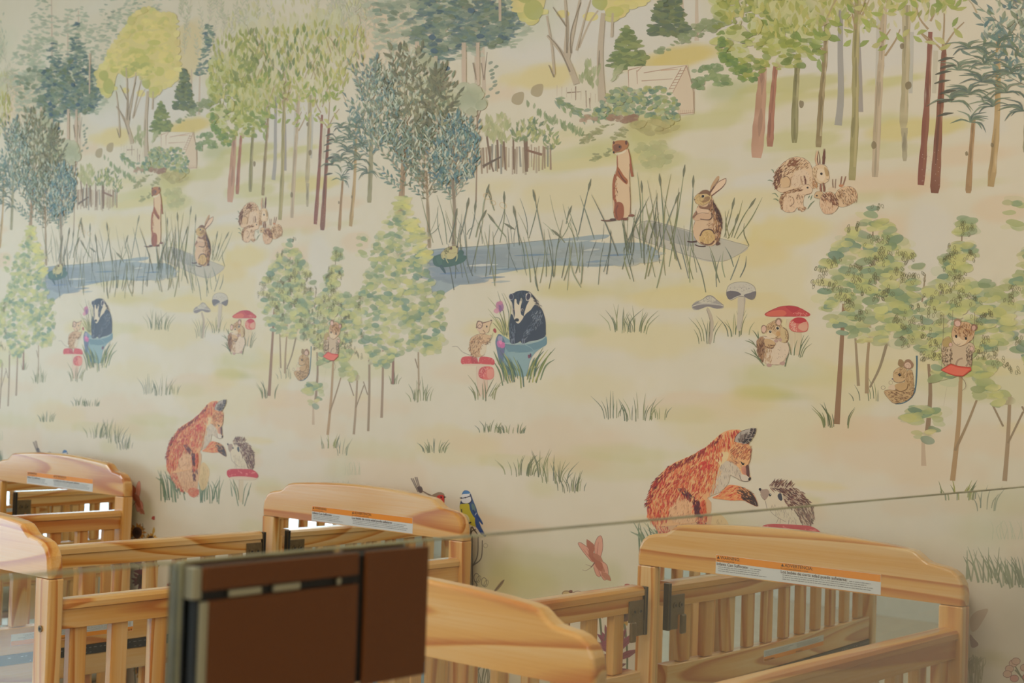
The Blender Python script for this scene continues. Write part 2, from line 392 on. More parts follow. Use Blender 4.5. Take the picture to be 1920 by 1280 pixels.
# ---- far trees along the top
SAGE = [(150, 156, 130), (142, 150, 122), (160, 163, 138)]; TEAL = [(92, 112, 98), (80, 100, 92), (104, 120, 100), (70, 92, 96)]
def cone(pg, n, size, cols, a=.8): foliage(pg, n, 'dab', size, cols, a, asp=.38)
wil = [(172, 170, 140), (165, 166, 132), (178, 172, 146)]
for k in range(46):      # pale willows behind everything
    x = rs.uniform(330, 690); y = rs.uniform(20, 120); spray(x, y, -1.57+rs.uniform(-.35, .35), rs.uniform(30, 60), 12, 9, 2.4, wil, (176, 168, 148), a=.7)
for k in range(30):
    x = rs.uniform(-20, 90); y = rs.uniform(90, 260); spray(x, y, -1.57+rs.uniform(-.3, .3), rs.uniform(40, 80), 14, 10, 2.4, wil, (176, 168, 148), a=.7)
for x, y0, y1 in [(100, 0, 245), (128, 30, 270), (150, 20, 275), (96, 60, 250), (142, 60, 262), (360, 130, 200), (374, 130, 215)]:
    stroke([(x+rs.uniform(-3, 3), y0), (x, y1)], 2, 4.5, (178, 158, 134), .8)
cone([(83, -40), (100, 30), (150, 10), (170, 50), (215, 20), (262, -20), (262, 30), (205, 80), (205, 150), (195, 200), (150, 222), (60, 228), (28, 190), (22, 120), (50, 60)], 700, (6, 11), SAGE, .7)
cone([(103, 74), (112, 105), (128, 150), (128, 205), (108, 232), (84, 225), (76, 170), (88, 115)], 260, (6, 10), TEAL)
cone([(145, 33), (152, 75), (166, 112), (188, 150), (190, 190), (165, 212), (130, 205), (118, 160), (130, 110), (138, 70)], 330, (6, 10), TEAL)
cone([(390, 40), (404, 60), (400, 95), (395, 135), (368, 142), (376, 110), (384, 75)], 80, (5, 9), TEAL)
foliage([(185, 20), (230, -30), (300, -20), (320, 20), (250, 40), (215, 70)], 90, 'dab', (5, 9), SAGE+TEAL[2:3], .7)
fr()
foliage([(706, 20), (760, -20), (950, -20), (965, 30), (950, 75), (900, 95), (860, 105), (830, 95), (790, 105), (735, 100), (722, 70)], 170, 'dab', (11, 18), [(122, 130, 104), (106, 120, 98), (134, 140, 112), (98, 110, 82)], .8, asp=.42)
foliage([(800, -30), (955, -30), (960, 40), (930, 85), (870, 80), (820, 105), (800, 60)], 105, 'dab', (8, 13), [(84, 102, 86), (70, 90, 88), (94, 106, 72), (58, 80, 88)], .85, asp=.45)
for x, y in [(812, 70), (816, 96), (838, 128), (902, 68), (885, 20)]: blob(x, y, 7, 5, (52, 76, 92), .85)
for x, y0, y1, ww in [(783, 78, 110, 8), (818, 105, 165, 7), (871, 80, 165, 8), (897, 80, 160, 7), (938, -60, 40, 6)]:
    stroke([(x, y0), (x+1, y1)], ww, ww*.8, (182, 158, 132), .85)
lines([[(888, 118), (894, 150)], [(908, 150), (914, 98)], [(903, 118), (908, 150)]], 2.4, (124, 106, 84))
for k in range(10): blob(925+rs.uniform(-12, 12)*(1), 118+k*7, 5, 2.6, pick([(118, 126, 104)]), .8, -.5)

# ---- yellow round tree (its crown shows whole only in the left repeat)
poly([(280, 18), (300, 28), (324, 28), (331, 50), (334, 95), (336, 130), (322, 155), (300, 165), (287, 178), (276, 160), (262, 142), (240, 147), (222, 138), (214, 166), (203, 178), (190, 160), (187, 138), (200, 118), (210, 95), (225, 70), (243, 50), (254, 28)], (196, 180, 112), .95)
for x, y in cr([(280, 18), (300, 28), (324, 28), (331, 50), (334, 95), (336, 130), (322, 155), (300, 165), (287, 178), (214, 166), (203, 178), (190, 160), (187, 138), (200, 118), (210, 95), (225, 70), (243, 50), (254, 28)], 3, True): blob(x, y, rs.uniform(5, 9), rs.uniform(4, 7), pick([(200, 184, 114), (190, 178, 104)]), .85)
for x, y, r1, r2, c in [(283, 45, 20, 9, 0), (265, 70, 16, 12, 0), (300, 70, 20, 14, 0), (285, 95, 9, 7, 1), (258, 100, 18, 9, 1), (235, 85, 10, 6, 0), (310, 108, 14, 12, 0), (268, 112, 14, 9, 1), (240, 112, 14, 10, 0),
                        (240, 134, 12, 12, 2), (275, 130, 14, 12, 2), (254, 125, 10, 9, 2), (300, 134, 10, 9, 1), (205, 162, 10, 15, 2), (196, 142, 9, 10, 2), (275, 156, 8, 11, 2), (290, 170, 10, 8, 1), (318, 112, 9, 6, 1), (215, 130, 8, 7, 1), (320, 140, 11, 9, 0), (290, 80, 12, 5, 1)]:
    blob(x, y, r1, r2, [(204, 186, 110), (172, 168, 84), (152, 154, 78)][c], .75, rs.uniform(-.4, .4), n=8, jit=.1)
for k in range(130):
    x, y = sample([(280, 25), (325, 35), (330, 120), (295, 160), (215, 130), (200, 120), (240, 60)], 1)[0]
    blob(x, y, rs.uniform(3, 8), rs.uniform(2, 5), pick([(208, 190, 112), (190, 178, 98), (176, 170, 92)]), .5, rs.uniform(-.6, .6))
TR = (168, 150, 124)
for s, a_, b_ in [([(1082, 158), (1072, 130), (1062, 100), (1064, 50), (1058, -30)], 12, 4), ([(1074, 140), (1058, 105), (1027, 67)], 9, 4), ([(1066, 110), (1076, 60), (1092, -20)], 7, 3),
                  ([(1086, 90), (1105, 45), (1122, 20)], 4, 3), ([(1130, 190), (1126, 110), (1132, 25)], 15, 8), ([(1082, 95), (1096, 40), (1108, 0)], 4, 2), ([(1040, 140), (1036, 90), (1026, 30)], 5, 3), ([(1148, 70), (1150, 25)], 5, 4)]:
    stroke(s, a_, b_, TR, .85)
for s in [[(1070, 135), (1050, 92), (1028, 66)], [(1072, 100), (1072, 60), (1090, 5)], [(1064, 100), (1064, 20)], [(1124, 125), (1125, 95)], [(1040, 145), (1030, 122)], [(1063, 50), (1038, 14)]]:
    stroke(s, 3, 1.4, (112, 96, 74), .8)
# small dark conifers
def conifer(x, yt, yb, hw, cols, n):
    for k in range(n):
        f = math.sqrt(rs.rand()); y = yt+(yb-yt)*f; blob(x+rs.uniform(-1, 1)*hw*min(1, f*1.25), y, rs.uniform(5, 11), rs.uniform(2.5, 4.5), pick(cols), .85, rs.uniform(-.35, .35))
conifer(1178, 45, 128, 34, [(110, 120, 70), (96, 108, 62), (126, 132, 74)], 170)
conifer(1255, -46, 68, 36, [(92, 104, 74), (106, 114, 72), (80, 92, 70)], 200)
foliage([(1108, 120), (1122, 124), (1122, 165), (1100, 165), (1092, 150)], 26, 'leaf', (14, 24), [(132, 138, 88), (144, 148, 100)], .8)
foliage([(1140, 140), (1165, 128), (1150, 160)], 10, 'leaf', (18, 26), [(150, 152, 108)], .7, ang=-.7)
foliage([(1230, 100), (1290, 60), (1350, 20), (1368, 30), (1350, 52), (1300, 72), (1250, 95)], 80, 'dab', (8, 14), [(122, 130, 90), (134, 140, 100)], .85, asp=.5)
# house
LN = (156, 120, 94)
poly([(1178, 125), (1208, 124), (1290, 122), (1300, 172), (1302, 214), (1270, 216), (1178, 165)], (199, 186, 162), 1, smooth=False)
poly([(1262, 170), (1288, 125), (1300, 172), (1302, 214), (1272, 214)], (194, 174, 146), 1, smooth=False)
lines([[(1179, 132), (1180, 165)], [(1195, 132), (1196, 158)], [(1179, 132), (1208, 124)], [(1196, 134), (1204, 126)], [(1208, 137), (1288, 123)], [(1288, 123), (1302, 172)], [(1302, 172), (1302, 212)], [(1272, 214), (1302, 211)],
       [(1288, 123), (1262, 175)], [(1278, 128), (1255, 168)], [(1204, 152), (1262, 148)]], 1.7, LN, .85)
for k in range(7): lines([[(1276-3.4*k, 133+5.6*k), (1286-3.4*k, 132+5.6*k)]], 1.7, LN, .85)
for k in range(8): lines([[(1274+3.6*k, 206), (1274+3.6*k, 213)]], .8, LN, .6)
lines([[(1240, 132), (1272, 130)]], 2.6, (176, 140, 108), .7)
foliage([(1300, 128), (1320, 125), (1350, 122), (1368, 158), (1340, 160), (1310, 168), (1298, 150)], 60, 'blob', (10, 18), [(112, 128, 80), (128, 140, 88), (98, 118, 74)], .8, asp=.6)
# hedge and garden
foliage([(1112, 215), (1130, 190), (1150, 168), (1170, 163), (1195, 170), (1225, 160), (1260, 175), (1275, 200), (1268, 225), (1230, 222), (1180, 215), (1140, 222)], 300, 'blob', (7, 13), [(104, 124, 96), (122, 138, 96), (140, 146, 98), (88, 112, 92), (158, 160, 118), (150, 150, 86)], .85, asp=.7)
foliage([(1035, 180), (1060, 190), (1090, 205), (1118, 222), (1115, 228), (1085, 215), (1050, 198)], 60, 'leaf', (10, 17), [(104, 122, 96), (122, 134, 88)], .85, ang=.6, spread=.9)
foliage([(1140, 212), (1170, 220), (1195, 215), (1195, 226), (1165, 228), (1143, 224)], 26, 'blob', (9, 15), [(142, 108, 82), (132, 98, 74)], .9, asp=.6)
foliage([(1090, 220), (1110, 216), (1118, 226), (1095, 228)], 9, 'blob', (9, 14), [(158, 126, 100)], .8, asp=.5)
foliage([(1180, 236), (1230, 226), (1270, 232), (1262, 245), (1210, 250)], 28, 'blob', (14, 26), [(150, 140, 88), (160, 148, 92)], .6, asp=.5)
for x0, y0, x1, y1 in [(1100, 260, 1120, 243), (1106, 250, 1140, 232), (1090, 264, 1102, 253), (1104, 298, 1140, 282), (1150, 256, 1170, 240)]:
    foliage([(x0, y0), (x1, y1), (x1+4, y1+6), (x0+4, y0+4)], 12, 'dab', (6, 12), [(128, 126, 84), (142, 138, 92)], .8, ang=-.6)
foliage([(1195, 275), (1220, 262), (1258, 276), (1255, 300), (1225, 315), (1200, 300)], 36, 'blob', (12, 22), [(164, 160, 108), (150, 150, 100)], .55, asp=.6)
foliage([(993, 200), (1040, 228), (1100, 255), (1098, 262), (1040, 238), (994, 208)], 60, 'leaf', (9, 16), [(110, 124, 78), (128, 136, 92)], .8, spread=.35)
for x, y in [(972, 185), (1008, 170)]:
    poly([(x-12, y+6), (x-8, y-8), (x+10, y-12), (x+9, y+6), (x, y+12)], (150, 132, 96), .8)
lines([[(1080, 162), (1080, 188)], [(1064, 174), (1090, 172)], [(1099, 170), (1100, 202)], [(1106, 184), (1107, 204)]], 2.2, (128, 102, 78))
for k in range(9): lines([[(1045+9*k, 160+2*k), (1045+9*k, 180+1.5*k)]], 1.4, (176, 158, 132), .7)
for k in range(26):
    x = 903+5.2*k; y1 = rs.uniform(312, 328); c = pick([(120, 92, 66), (150, 130, 104), (110, 104, 90), (140, 112, 82)])
    stroke([(x+rs.uniform(-2, 2), rs.uniform(268, 280)), (x+rs.uniform(-1.5, 1.5), y1)], rs.uniform(2, 5), rs.uniform(2, 4), c, .7)
for s, w_ in [([(912, 245), (920, 300), (926, 322)], 4), ([(933, 262), (936, 316)], 4), ([(945, 265), (948, 318)], 4), ([(986, 262), (988, 322)], 8), ([(963, 258), (964, 318)], 3.5)]: stroke(s, w_, w_*.7, (104, 76, 52), .85)
stroke([(906, 312), (940, 294)], 5, 3, (86, 66, 48), .85); stroke([(986, 281), (1017, 290)], 4, 5, (110, 74, 50), .85)
foliage([(905, 240), (945, 222), (960, 250), (945, 275), (915, 268)], 60, 'leaf', (14, 22), [(168, 162, 112), (148, 148, 96)], .8, spread=.7)
foliage([(960, 250), (985, 225), (1020, 235), (1046, 262), (1035, 290), (1015, 270), (970, 268)], 120, 'leaf', (9, 16), [(112, 122, 76), (132, 138, 84), (92, 108, 78), (170, 166, 100)], .85, spread=.9)
# lone twig tree
lines([[(893, 380), (895, 290), (897, 205)], [(896, 225), (905, 198)], [(896, 240), (894, 212)]], 3, (132, 108, 82))
# ---- tall trunks on the right
for pts, a_, b_, c in [
 ([(1578, -20), (1576, 80), (1577, 180), (1572, 235)], 8, 14, (140, 134, 126)), ([(1608, 40), (1612, 120), (1614, 210)], 6, 10, (138, 128, 120)),
 ([(1648, 25), (1645, 160)], 8, 7, (176, 168, 152)), ([(1755, 95), (1752, 175)], 9, 8, (178, 168, 144)), ([(1710, 60), (1708, 175)], 8, 7, (170, 164, 150))]:
    stroke(pts, a_, b_, c, .8)
for pts, a_, b_, c, l in [
 ([(1431, 125), (1427, 190), (1419, 296)], 13, 25, (164, 120, 94), (176, 136, 108)), ([(1455, 120), (1448, 200), (1444, 275)], 8, 13, (142, 88, 66), (166, 112, 84)),
 ([(1498, 95), (1492, 180), (1490, 268)], 10, 13, (118, 110, 66), (160, 148, 108)), ([(1552, -10), (1548, 100), (1541, 180), (1535, 276)], 8, 12, (126, 106, 68), (176, 158, 118)),
 ([(1611, -20), (1605, 90), (1604, 220), (1598, 338)], 11, 15, (142, 130, 80), (180, 164, 116)), ([(1660, -20), (1654, 100), (1648, 180), (1641, 332)], 10, 15, (168, 148, 118), (188, 168, 138)),
 ([(1700, 10), (1699, 120), (1694, 240)], 15, 14, (160, 146, 110), (184, 166, 130)), ([(1696, 240), (1697, 302)], 12, 9, (156, 144, 114), None),
 ([(1745, 60), (1738, 200), (1727, 347)], 8, 15, (112, 56, 40), (140, 92, 62)), ([(1771, 90), (1762, 220), (1753, 362)], 8, 18, (106, 58, 38), (140, 88, 56)),
 ([(1826, 225), (1820, 300), (1816, 362)], 7, 13, (142, 108, 68), (166, 130, 86)), ([(1872, 60), (1870, 220), (1858, 350)], 7, 16, (160, 130, 82), (184, 156, 106))]:
    trunk(pts, a_, b_, c, l)
for x, y, r in [(1692, 87, 4), (1704, 160, 6), (1639, 272, 5), (1813, 288, 3), (1652, 90, 3), (1503, 195, 5), (1861, 272, 3)]: blob(x, y, r, r*1.4, (104, 88, 58), .7)
for k in range(26): blob(rs.uniform(1728, 1762), rs.uniform(280, 355), .7, .9, (176, 150, 130), .8, n=5)
BR = (150, 124, 88)
lines([[(1549, 35), (1538, 10), (1530, -20)], [(1551, 30), (1562, 8), (1575, -25)], [(1546, 95), (1530, 80)], [(1605, 55), (1595, 10)], [(1612, 45), (1625, 5)], [(1652, 55), (1625, 38), (1605, 18)], [(1654, 80), (1670, 55)], [(1660, 105), (1680, 75), (1688, 55)],
       [(1741, 55), (1725, 35), (1718, 10)], [(1742, 78), (1726, 62)], [(1745, 40), (1760, 12)], [(1768, 95), (1752, 80), (1728, 62)], [(1770, 90), (1788, 62), (1808, 42)], [(1768, 90), (1771, 40), (1770, -10)]], 4.2, BR, .85)
# round-leaf green tree and willow-leaf trees
GL = [(142, 144, 60), (158, 158, 78), (124, 132, 54), (170, 168, 94), (106, 120, 54)]
foliage([(1345, 30), (1340, -40), (1390, -80), (1470, -90), (1520, -30), (1535, 40), (1525, 90), (1490, 125), (1430, 130), (1395, 135), (1360, 90)], 80, 'blob', (26, 44), [(176, 174, 110), (164, 168, 98)], .5, asp=.7)
foliage([(1345, 30), (1340, -40), (1390, -80), (1470, -90), (1520, -30), (1542, 40), (1535, 95), (1495, 130), (1440, 130), (1400, 152), (1372, 130), (1345, 100), (1338, 60)], 430, 'blob', (10, 20), GL, .85, asp=.55)
foliage([(1355, 60), (1375, 110), (1420, 140), (1400, 155), (1372, 130), (1345, 100)], 70, 'blob', (9, 16), [(108, 128, 56), (92, 116, 58)], .85, asp=.6)
foliage([(1480, -20), (1560, -20), (1545, 110), (1500, 90)], 40, 'leaf', (18, 28), [(138, 150, 68), (116, 134, 62)], .85, ang=.3, spread=1.2)
fr()
WL = [(164, 160, 78), (146, 148, 68), (178, 168, 92), (132, 138, 62)]; WP = [(180, 174, 118), (172, 168, 112), (186, 178, 128)]
WPG = [(395, 90), (430, 40), (470, 10), (560, 0), (640, -10), (690, 30), (690, 90), (672, 130), (640, 175), (600, 205), (560, 210), (520, 220), (480, 215), (440, 215), (400, 180)]
foliage([(420, 90), (450, 50), (560, 30), (670, 40), (665, 120), (600, 170), (540, 185), (450, 180)], 110, 'blob', (14, 26), [(186, 178, 128), (190, 182, 140)], .45, asp=1.3)
foliage(WPG, 430, 'leaf', (9, 17), WP, .7, asp=.27, spread=.35)
foliage([(395, 110), (430, 70), (500, 60), (600, 50), (680, 60), (690, 100), (668, 140), (640, 175), (600, 200), (560, 205), (520, 215), (480, 215), (440, 215), (400, 180)], 560, 'leaf', (10, 17), WL, .85, asp=.3, spread=.4)
foliage([(480, 90), (560, 60), (640, 60), (620, 120), (560, 160), (490, 150)], 60, 'leaf', (11, 18), [(104, 120, 52), (92, 108, 56)], .85, asp=.3, spread=.35)
foliage([(455, 70), (480, 60), (490, 100), (470, 160), (445, 165), (440, 110)], 60, 'leaf', (9, 17), [(112, 120, 60), (132, 138, 66)], .85, asp=.4, spread=1.0)
for k in range(34):
    x = rs.uniform(480, 660); y = rs.uniform(90, 200); s = 1 if k % 2 else -1
    stroke([(x, y), (x+s*4, y-12), (x+s*rs.uniform(8, 14), y-rs.uniform(22, 34))], 1.8, .8, (156, 134, 96), .7, n=2)
# large single leaves of the nearer branches, upper right
for k in range(95):
    x, y = rs.uniform(1500, 1815), rs.uniform(-30, 95)
    if rs.rand() < (y-20)/140: continue
    leaf(x, y, rs.uniform(18, 27), rs.uniform(7, 11), -1.57+rs.choice([-1, 1])*rs.uniform(.2, 1.5), pick([(140, 150, 66), (122, 138, 60), (158, 160, 86), (170, 166, 100)]), .85)

# ---- blue and olive leafy trees, centre left (they return at the right edge)
B1 = [(98, 116, 106), (118, 132, 114), (84, 106, 106), (126, 138, 118), (100, 112, 84)]; O1 = [(104, 102, 68), (88, 90, 60), (122, 118, 82), (110, 116, 84)]
G1 = [(96, 116, 96), (112, 128, 104), (80, 102, 88)]; ST = (132, 112, 84)
for pts, a_, b_, c in [([(697, 200), (696, 300), (693, 380)], 6, 9, (128, 120, 84)), ([(762, 220), (757, 320), (750, 420)], 9, 11, (146, 116, 80)), ([(800, 320), (803, 400), (806, 465)], 4, 8, (148, 126, 92)), ([(849, 330), (853, 400), (851, 462)], 6, 8, (128, 110, 84)),
                       ]:
    trunk(pts, a_, b_, c)
lines([[(756, 300), (744, 285), (730, 275)], [(757, 310), (768, 290)], [(800, 355), (790, 340), (778, 325)], [(804, 360), (815, 340), (824, 325)], [(849, 355), (838, 335), (826, 325)], [(852, 350), (866, 335), (880, 322)]], 3, ST)
foliage([(770, 130), (800, 105), (830, 130), (860, 165), (910, 170), (905, 190), (860, 215), (800, 220), (740, 200), (730, 160)], 40, 'blob', (22, 40), [(168, 164, 124), (158, 160, 122)], .6, asp=.6)
foliage([(860, 165), (880, 158), (905, 175), (900, 205), (870, 215)], 16, 'blob', (22, 36), [(150, 152, 118)], .7, asp=.7)
crown(765, 310, 88, 66, 19, 17, 5.2, O1, (120, 100, 72), 9)
crown(822, 270, 128, 52, 15, 17, 5.2, O1, (120, 100, 72), 8)
crown(700, 300, 112, 58, 24, 14, 3.6, B1, (116, 112, 92), 9)
foliage([(655, 215), (680, 170), (700, 115), (725, 125), (750, 170), (745, 240), (700, 290), (660, 270)], 130, 'leaf', (9, 16), B1+[(140, 150, 124)], .8, asp=.26, spread=.8)
foliage([(720, 250), (760, 180), (800, 190), (830, 250), (800, 320), (760, 310)], 90, 'leaf', (9, 15), O1+G1, .8, asp=.27, spread=1.1)
crown(757, 360, 240, 52, 16, 12, 4, G1+B1, ST, 9)
crown(803, 378, 225, 46, 22, 12, 3.2, O1+G1, (128, 106, 78), 9)
crown(852, 378, 212, 52, 30, 12, 3.2, B1+[(76, 106, 108)], ST, 9)
foliage([(812, 300), (830, 250), (850, 215), (880, 225), (900, 270), (890, 330), (860, 345), (825, 340)], 110, 'leaf', (8, 14), B1+[(58, 90, 100)], .85, asp=.28, spread=.7)
foliage([(855, 240), (862, 218), (885, 225), (895, 250), (870, 262)], 24, 'blob', (7, 12), G1, .8)
PALE = [(186, 188, 166), (176, 182, 160), (192, 190, 162)]
for pg, n in (([(812, 300), (830, 250), (850, 215), (880, 225), (900, 270), (890, 330), (860, 345), (825, 340)], 150), ([(655, 215), (680, 170), (700, 115), (725, 125), (750, 170), (745, 240), (700, 290), (660, 270)], 150),
              ([(720, 250), (760, 150), (800, 150), (840, 220), (810, 320), (760, 320)], 190), ([(730, 130), (765, 95), (800, 130), (790, 200), (740, 200)], 60)):
    foliage(pg, n, 'leaf', (8, 15), PALE, .75, asp=.22, spread=.9)
foliage([(812, 300), (830, 250), (850, 215), (880, 225), (902, 270), (890, 335), (860, 350), (822, 345)], 150, 'leaf', (9, 14), [(70, 106, 106), (88, 120, 116), (60, 92, 98)], .9, asp=.26, spread=.8)
foliage([(655, 215), (680, 170), (700, 110), (725, 125), (750, 170), (745, 240), (700, 290), (660, 270)], 110, 'leaf', (9, 15), [(78, 108, 106), (92, 118, 108), (100, 112, 80)], .9, asp=.26, spread=.8)
foliage([(730, 120), (765, 90), (800, 130), (850, 160), (835, 240), (790, 260), (740, 220)], 70, 'leaf', (14, 20), [(98, 92, 58), (84, 82, 52), (116, 110, 72)], .9, asp=.32, spread=1.1)
# palm-like fronds
for x, y in [(640, 338), (662, 318), (655, 262), (640, 300), (680, 275), (630, 268), (668, 240), (690, 325), (652, 285), (622, 310), (675, 300), (640, 240)]:
    for k in range(12):
        a_ = rs.uniform(-3.3, .2); L = rs.uniform(13, 25); b_ = .6 if math.cos(a_) > 0 else -.5
        p = [(x, y), (x+math.cos(a_)*L*.5, y+math.sin(a_)*L*.5), (x+math.cos(a_+b_)*L, y+math.sin(a_+b_)*L)]
        stroke(p, 1, .3, pick([(92, 106, 86), (110, 122, 96), (80, 94, 84)]), .85, n=3, mid=2.2)
for x, y in [(611, 252), (608, 270), (607, 282), (612, 296), (610, 308), (609, 326), (613, 262)]: stroke([(x, y+3), (x+8, y), (x+16, y-1)], 1, .3, (70, 70, 56), .9, mid=4)

# ---- reeds round the pond
RC = [(92, 98, 72), (110, 114, 80), (82, 88, 74), (128, 130, 96), (98, 104, 88)]
def reed(x0, y0, x1, y1, wd=2, head=False, bend=None, c=None):
    mx = (x0+x1)/2+(rs.uniform(-5, 5) if bend is None else bend)
    c = pick(RC) if c is None else c
    stroke([(x0, y0), (mx, (y0+y1)/2), (x1, y1)], wd*.7, .4, c, .85, n=4, mid=wd)
    if head:
        dx, dy = x1-mx, y1-(y0+y1)/2; l = math.hypot(dx, dy); dx /= l; dy /= l
        stroke([(x1-dx*24, y1-dy*24), (x1-dx*12, y1-dy*12), (x1, y1)], 1.5, .6, (100, 98, 72), .9, n=3, mid=5)
for k in range(26):
    x = rs.uniform(800, 1140); reed(x, rs.uniform(440, 465), x+rs.uniform(-34, 34), rs.uniform(362, 425), rs.uniform(1, 2))
for k in range(40):
    x = rs.uniform(812, 1150); y = rs.uniform(500, 545) if x > 860 else rs.uniform(520, 575); reed(x, y, x+rs.uniform(-22, 22), y-rs.uniform(50, 110), rs.uniform(1, 2.2))
for a_ in [(905, 420, 918, 345), (928, 395, 917, 355), (938, 455, 946, 358), (960, 430, 945, 418), (975, 460, 963, 385), (1030, 500, 1000, 355), (1085, 440, 1109, 335), (1115, 448, 1088, 366), (1062, 420, 1073, 385), (1060, 455, 1035, 430), (843, 455, 858, 390), (880, 448, 893, 375), (893, 445, 913, 393),
           (1160, 480, 1110, 365), (1205, 430, 1203, 338), (1170, 470, 1218, 368), (1245, 478, 1237, 325), (1290, 470, 1301, 328), (1255, 500, 1285, 308), (1235, 470, 1275, 360), (865, 440, 880, 370), (950, 445, 915, 400)]:
    reed(*a_, wd=2.4, head=rs.rand() < .75)
for k in range(34):
    x = rs.uniform(1165, 1310); y = rs.uniform(440, 530); reed(x, y, x+rs.uniform(-26, 30), y-rs.uniform(60, 130), rs.uniform(1.1, 2.3), c=pick([(104, 106, 62), (92, 98, 66), (116, 118, 72), (84, 88, 62)]))
for a_ in [(1358, 445, 1378, 370), (1365, 448, 1393, 375), (1372, 445, 1385, 400), (1382, 448, 1430, 370), (1362, 446, 1368, 392), (1377, 446, 1418, 371), (1405, 460, 1396, 418), (1368, 446, 1360, 395)]: reed(*a_, wd=2.2, c=pick([(112, 108, 60), (98, 98, 62)]), head=rs.rand() < .3)
for a_ in [(1324, 548, 1300, 470), (1344, 538, 1352, 478), (1360, 520, 1357, 470), (1350, 560-30, 1332, 470), (1376, 500, 1360, 462), (1345, 522, 1330, 460), (1388, 520, 1400, 480), (1370, 525, 1388, 478), (1278, 505, 1262, 440), (1232, 560-20, 1248, 460), (1292, 522, 1270, 440)]: reed(*a_, wd=2.4, c=pick(RC))
stroke([(1010, 545), (1004, 520), (1012, 480)], 2, .5, (98, 102, 78), .9)
# mushrooms, pale moth
for x, y, s in [(914, 368, 1), (925, 380, .8), (944, 385, 1)]: ring(x, y, 7*s, 5*s, 1, (196, 168, 118), .9, .5)

# ---- grass tufts
for x, y, w_, h, n in [(1160, 622, 46, 50, 16), (1196, 624, 44, 48, 16), (1148, 784, 38, 50, 11), (1196, 788, 66, 50, 20), (1237, 785, 34, 40, 8), (918, 810, 44, 22, 20), (960, 812, 58, 22, 26), (815, 848, 52, 26, 24),
                       (975, 892, 70, 40, 24), (1018, 893, 30, 54, 8), (1040, 905, 60, 46, 18), (1072, 922, 60, 42, 18), (1326, 642, 38, 52, 12), (1385, 630, 50, 48, 14), (788, 752, 52, 44, 18),
                       (742, 720, 20, 24, 9), (1638, 750, 90, 40, 9)]:
    grass(x, y, w_, h, n)
grass(1568, 800, 56, 52, 14, [(84, 92, 60), (104, 110, 60)], 2.2)
grass(1796, 935, 74, 44, 16, [(104, 110, 66), (140, 140, 72), (96, 106, 84)], 2.4); grass(1838, 955, 50, 56, 8, [(96, 106, 84), (120, 124, 96)], 2.2)
for cx, cy, n in [(1835, 1085, 16), (1890, 1095, 22)]:
    for k in range(n):
        x = cx+rs.uniform(-30, 30); s = rs.uniform(-1, 1); stroke([(x, cy+rs.uniform(-4, 10)), (x+s*8-3, cy-25), (x+s*20-8, cy-rs.uniform(40, 62))], 3.2, .5, pick([(112, 122, 88), (130, 138, 106), (96, 108, 78)]), .8, mid=3)
for k in range(12):
    x = rs.uniform(1850, 1920); stroke([(x, 1010), (x+rs.uniform(-6, 6), 990), (x+rs.uniform(-12, 12), 975)], 1.5, .4, (166, 170, 138), .8)

# ---- leafy thicket with the swings (whole between the two repeats)
TH = [(150, 154, 96), (134, 144, 92), (168, 166, 104), (116, 134, 94), (160, 160, 110)]; THY = [(186, 178, 104), (176, 172, 100)]; THD = [(100, 124, 98), (90, 116, 94), (112, 128, 88)]
def thick(pg, n, dk=.25, yl=.32, size=(10, 18)):
    n = int(n*.82)
    foliage(pg, n//3, 'blob', (14, 24), [(180, 174, 132), (168, 168, 130), (186, 178, 128)], .5, asp=.6)
    foliage(pg, n, 'blob', size, TH, .72, asp=.62)
    foliage(pg, int(n*dk), 'blob', size, THD, .7, asp=.62); foliage(pg, int(n*yl), 'blob', size, THY, .6, asp=.62)
for pts, a_, b_, c in [([(516, 560), (510, 660), (505, 742)], 3, 6, (128, 92, 62)), ([(525, 620), (527, 690)], 2, 3, (140, 118, 88)), ([(540, 610), (536, 660), (535, 700)], 2, 4, (146, 120, 86)), ([(556, 630), (548, 665), (538, 692)], 3, 2, (130, 112, 84)),
                       ([(595, 660), (596, 700), (592, 755)], 2.5, 5, (130, 104, 76)), ([(616, 690), (612, 690), (606, 730), (600, 728)], .1, .1, (130, 104, 76)), ([(626, 660), (622, 740), (615, 815)], 3.5, 5, (156, 124, 84)), ([(618, 775), (630, 740), (642, 700)], 3, 2, (140, 116, 84)),
                       ([(671, 700), (668, 760), (664, 814)], 3, 4.5, (144, 120, 90)), ([(693, 660), (693, 740), (691, 808)], 4, 4.5, (136, 114, 84)), ([(719, 650), (718, 720), (716, 783)], 3.5, 5, (138, 112, 84)), ([(738, 670), (737, 720)], 4, 5, (126, 84, 64)), ([(785, 660), (786, 730)], 3, 3, (150, 128, 96)),
                       ([(588, 762), (588, 796)], 3, 5, (176, 152, 122)), ([(682, 715), (690, 740)], 2, 2, ST), ([(655, 715), (664, 742)], 2, 2, ST), ([(683, 722), (668, 764)], 2, 2, ST), ([(779, 672), (784, 690)], 2, 2, ST), ([(545, 470), (542, 560)], 1.2, 1.6, ST), ([(630, 480), (627, 560)], 1.2, 1.6, ST), ([(594, 540), (590, 580)], 1.2, 1.6, ST), ([(752, 370), (750, 500)], 1.2, 1.8, ST)]:
    stroke(pts, a_, b_, c, .9)
thick([(549, 445), (558, 470), (574, 495), (588, 530), (592, 555), (578, 590), (560, 625), (535, 632), (505, 615), (494, 580), (488, 550), (500, 520), (520, 480)], 210)
thick([(632, 455), (640, 475), (637, 490), (626, 485)], 14); thick([(628, 492), (642, 510), (640, 530), (618, 545), (600, 560), (606, 530)], 30, yl=.5)
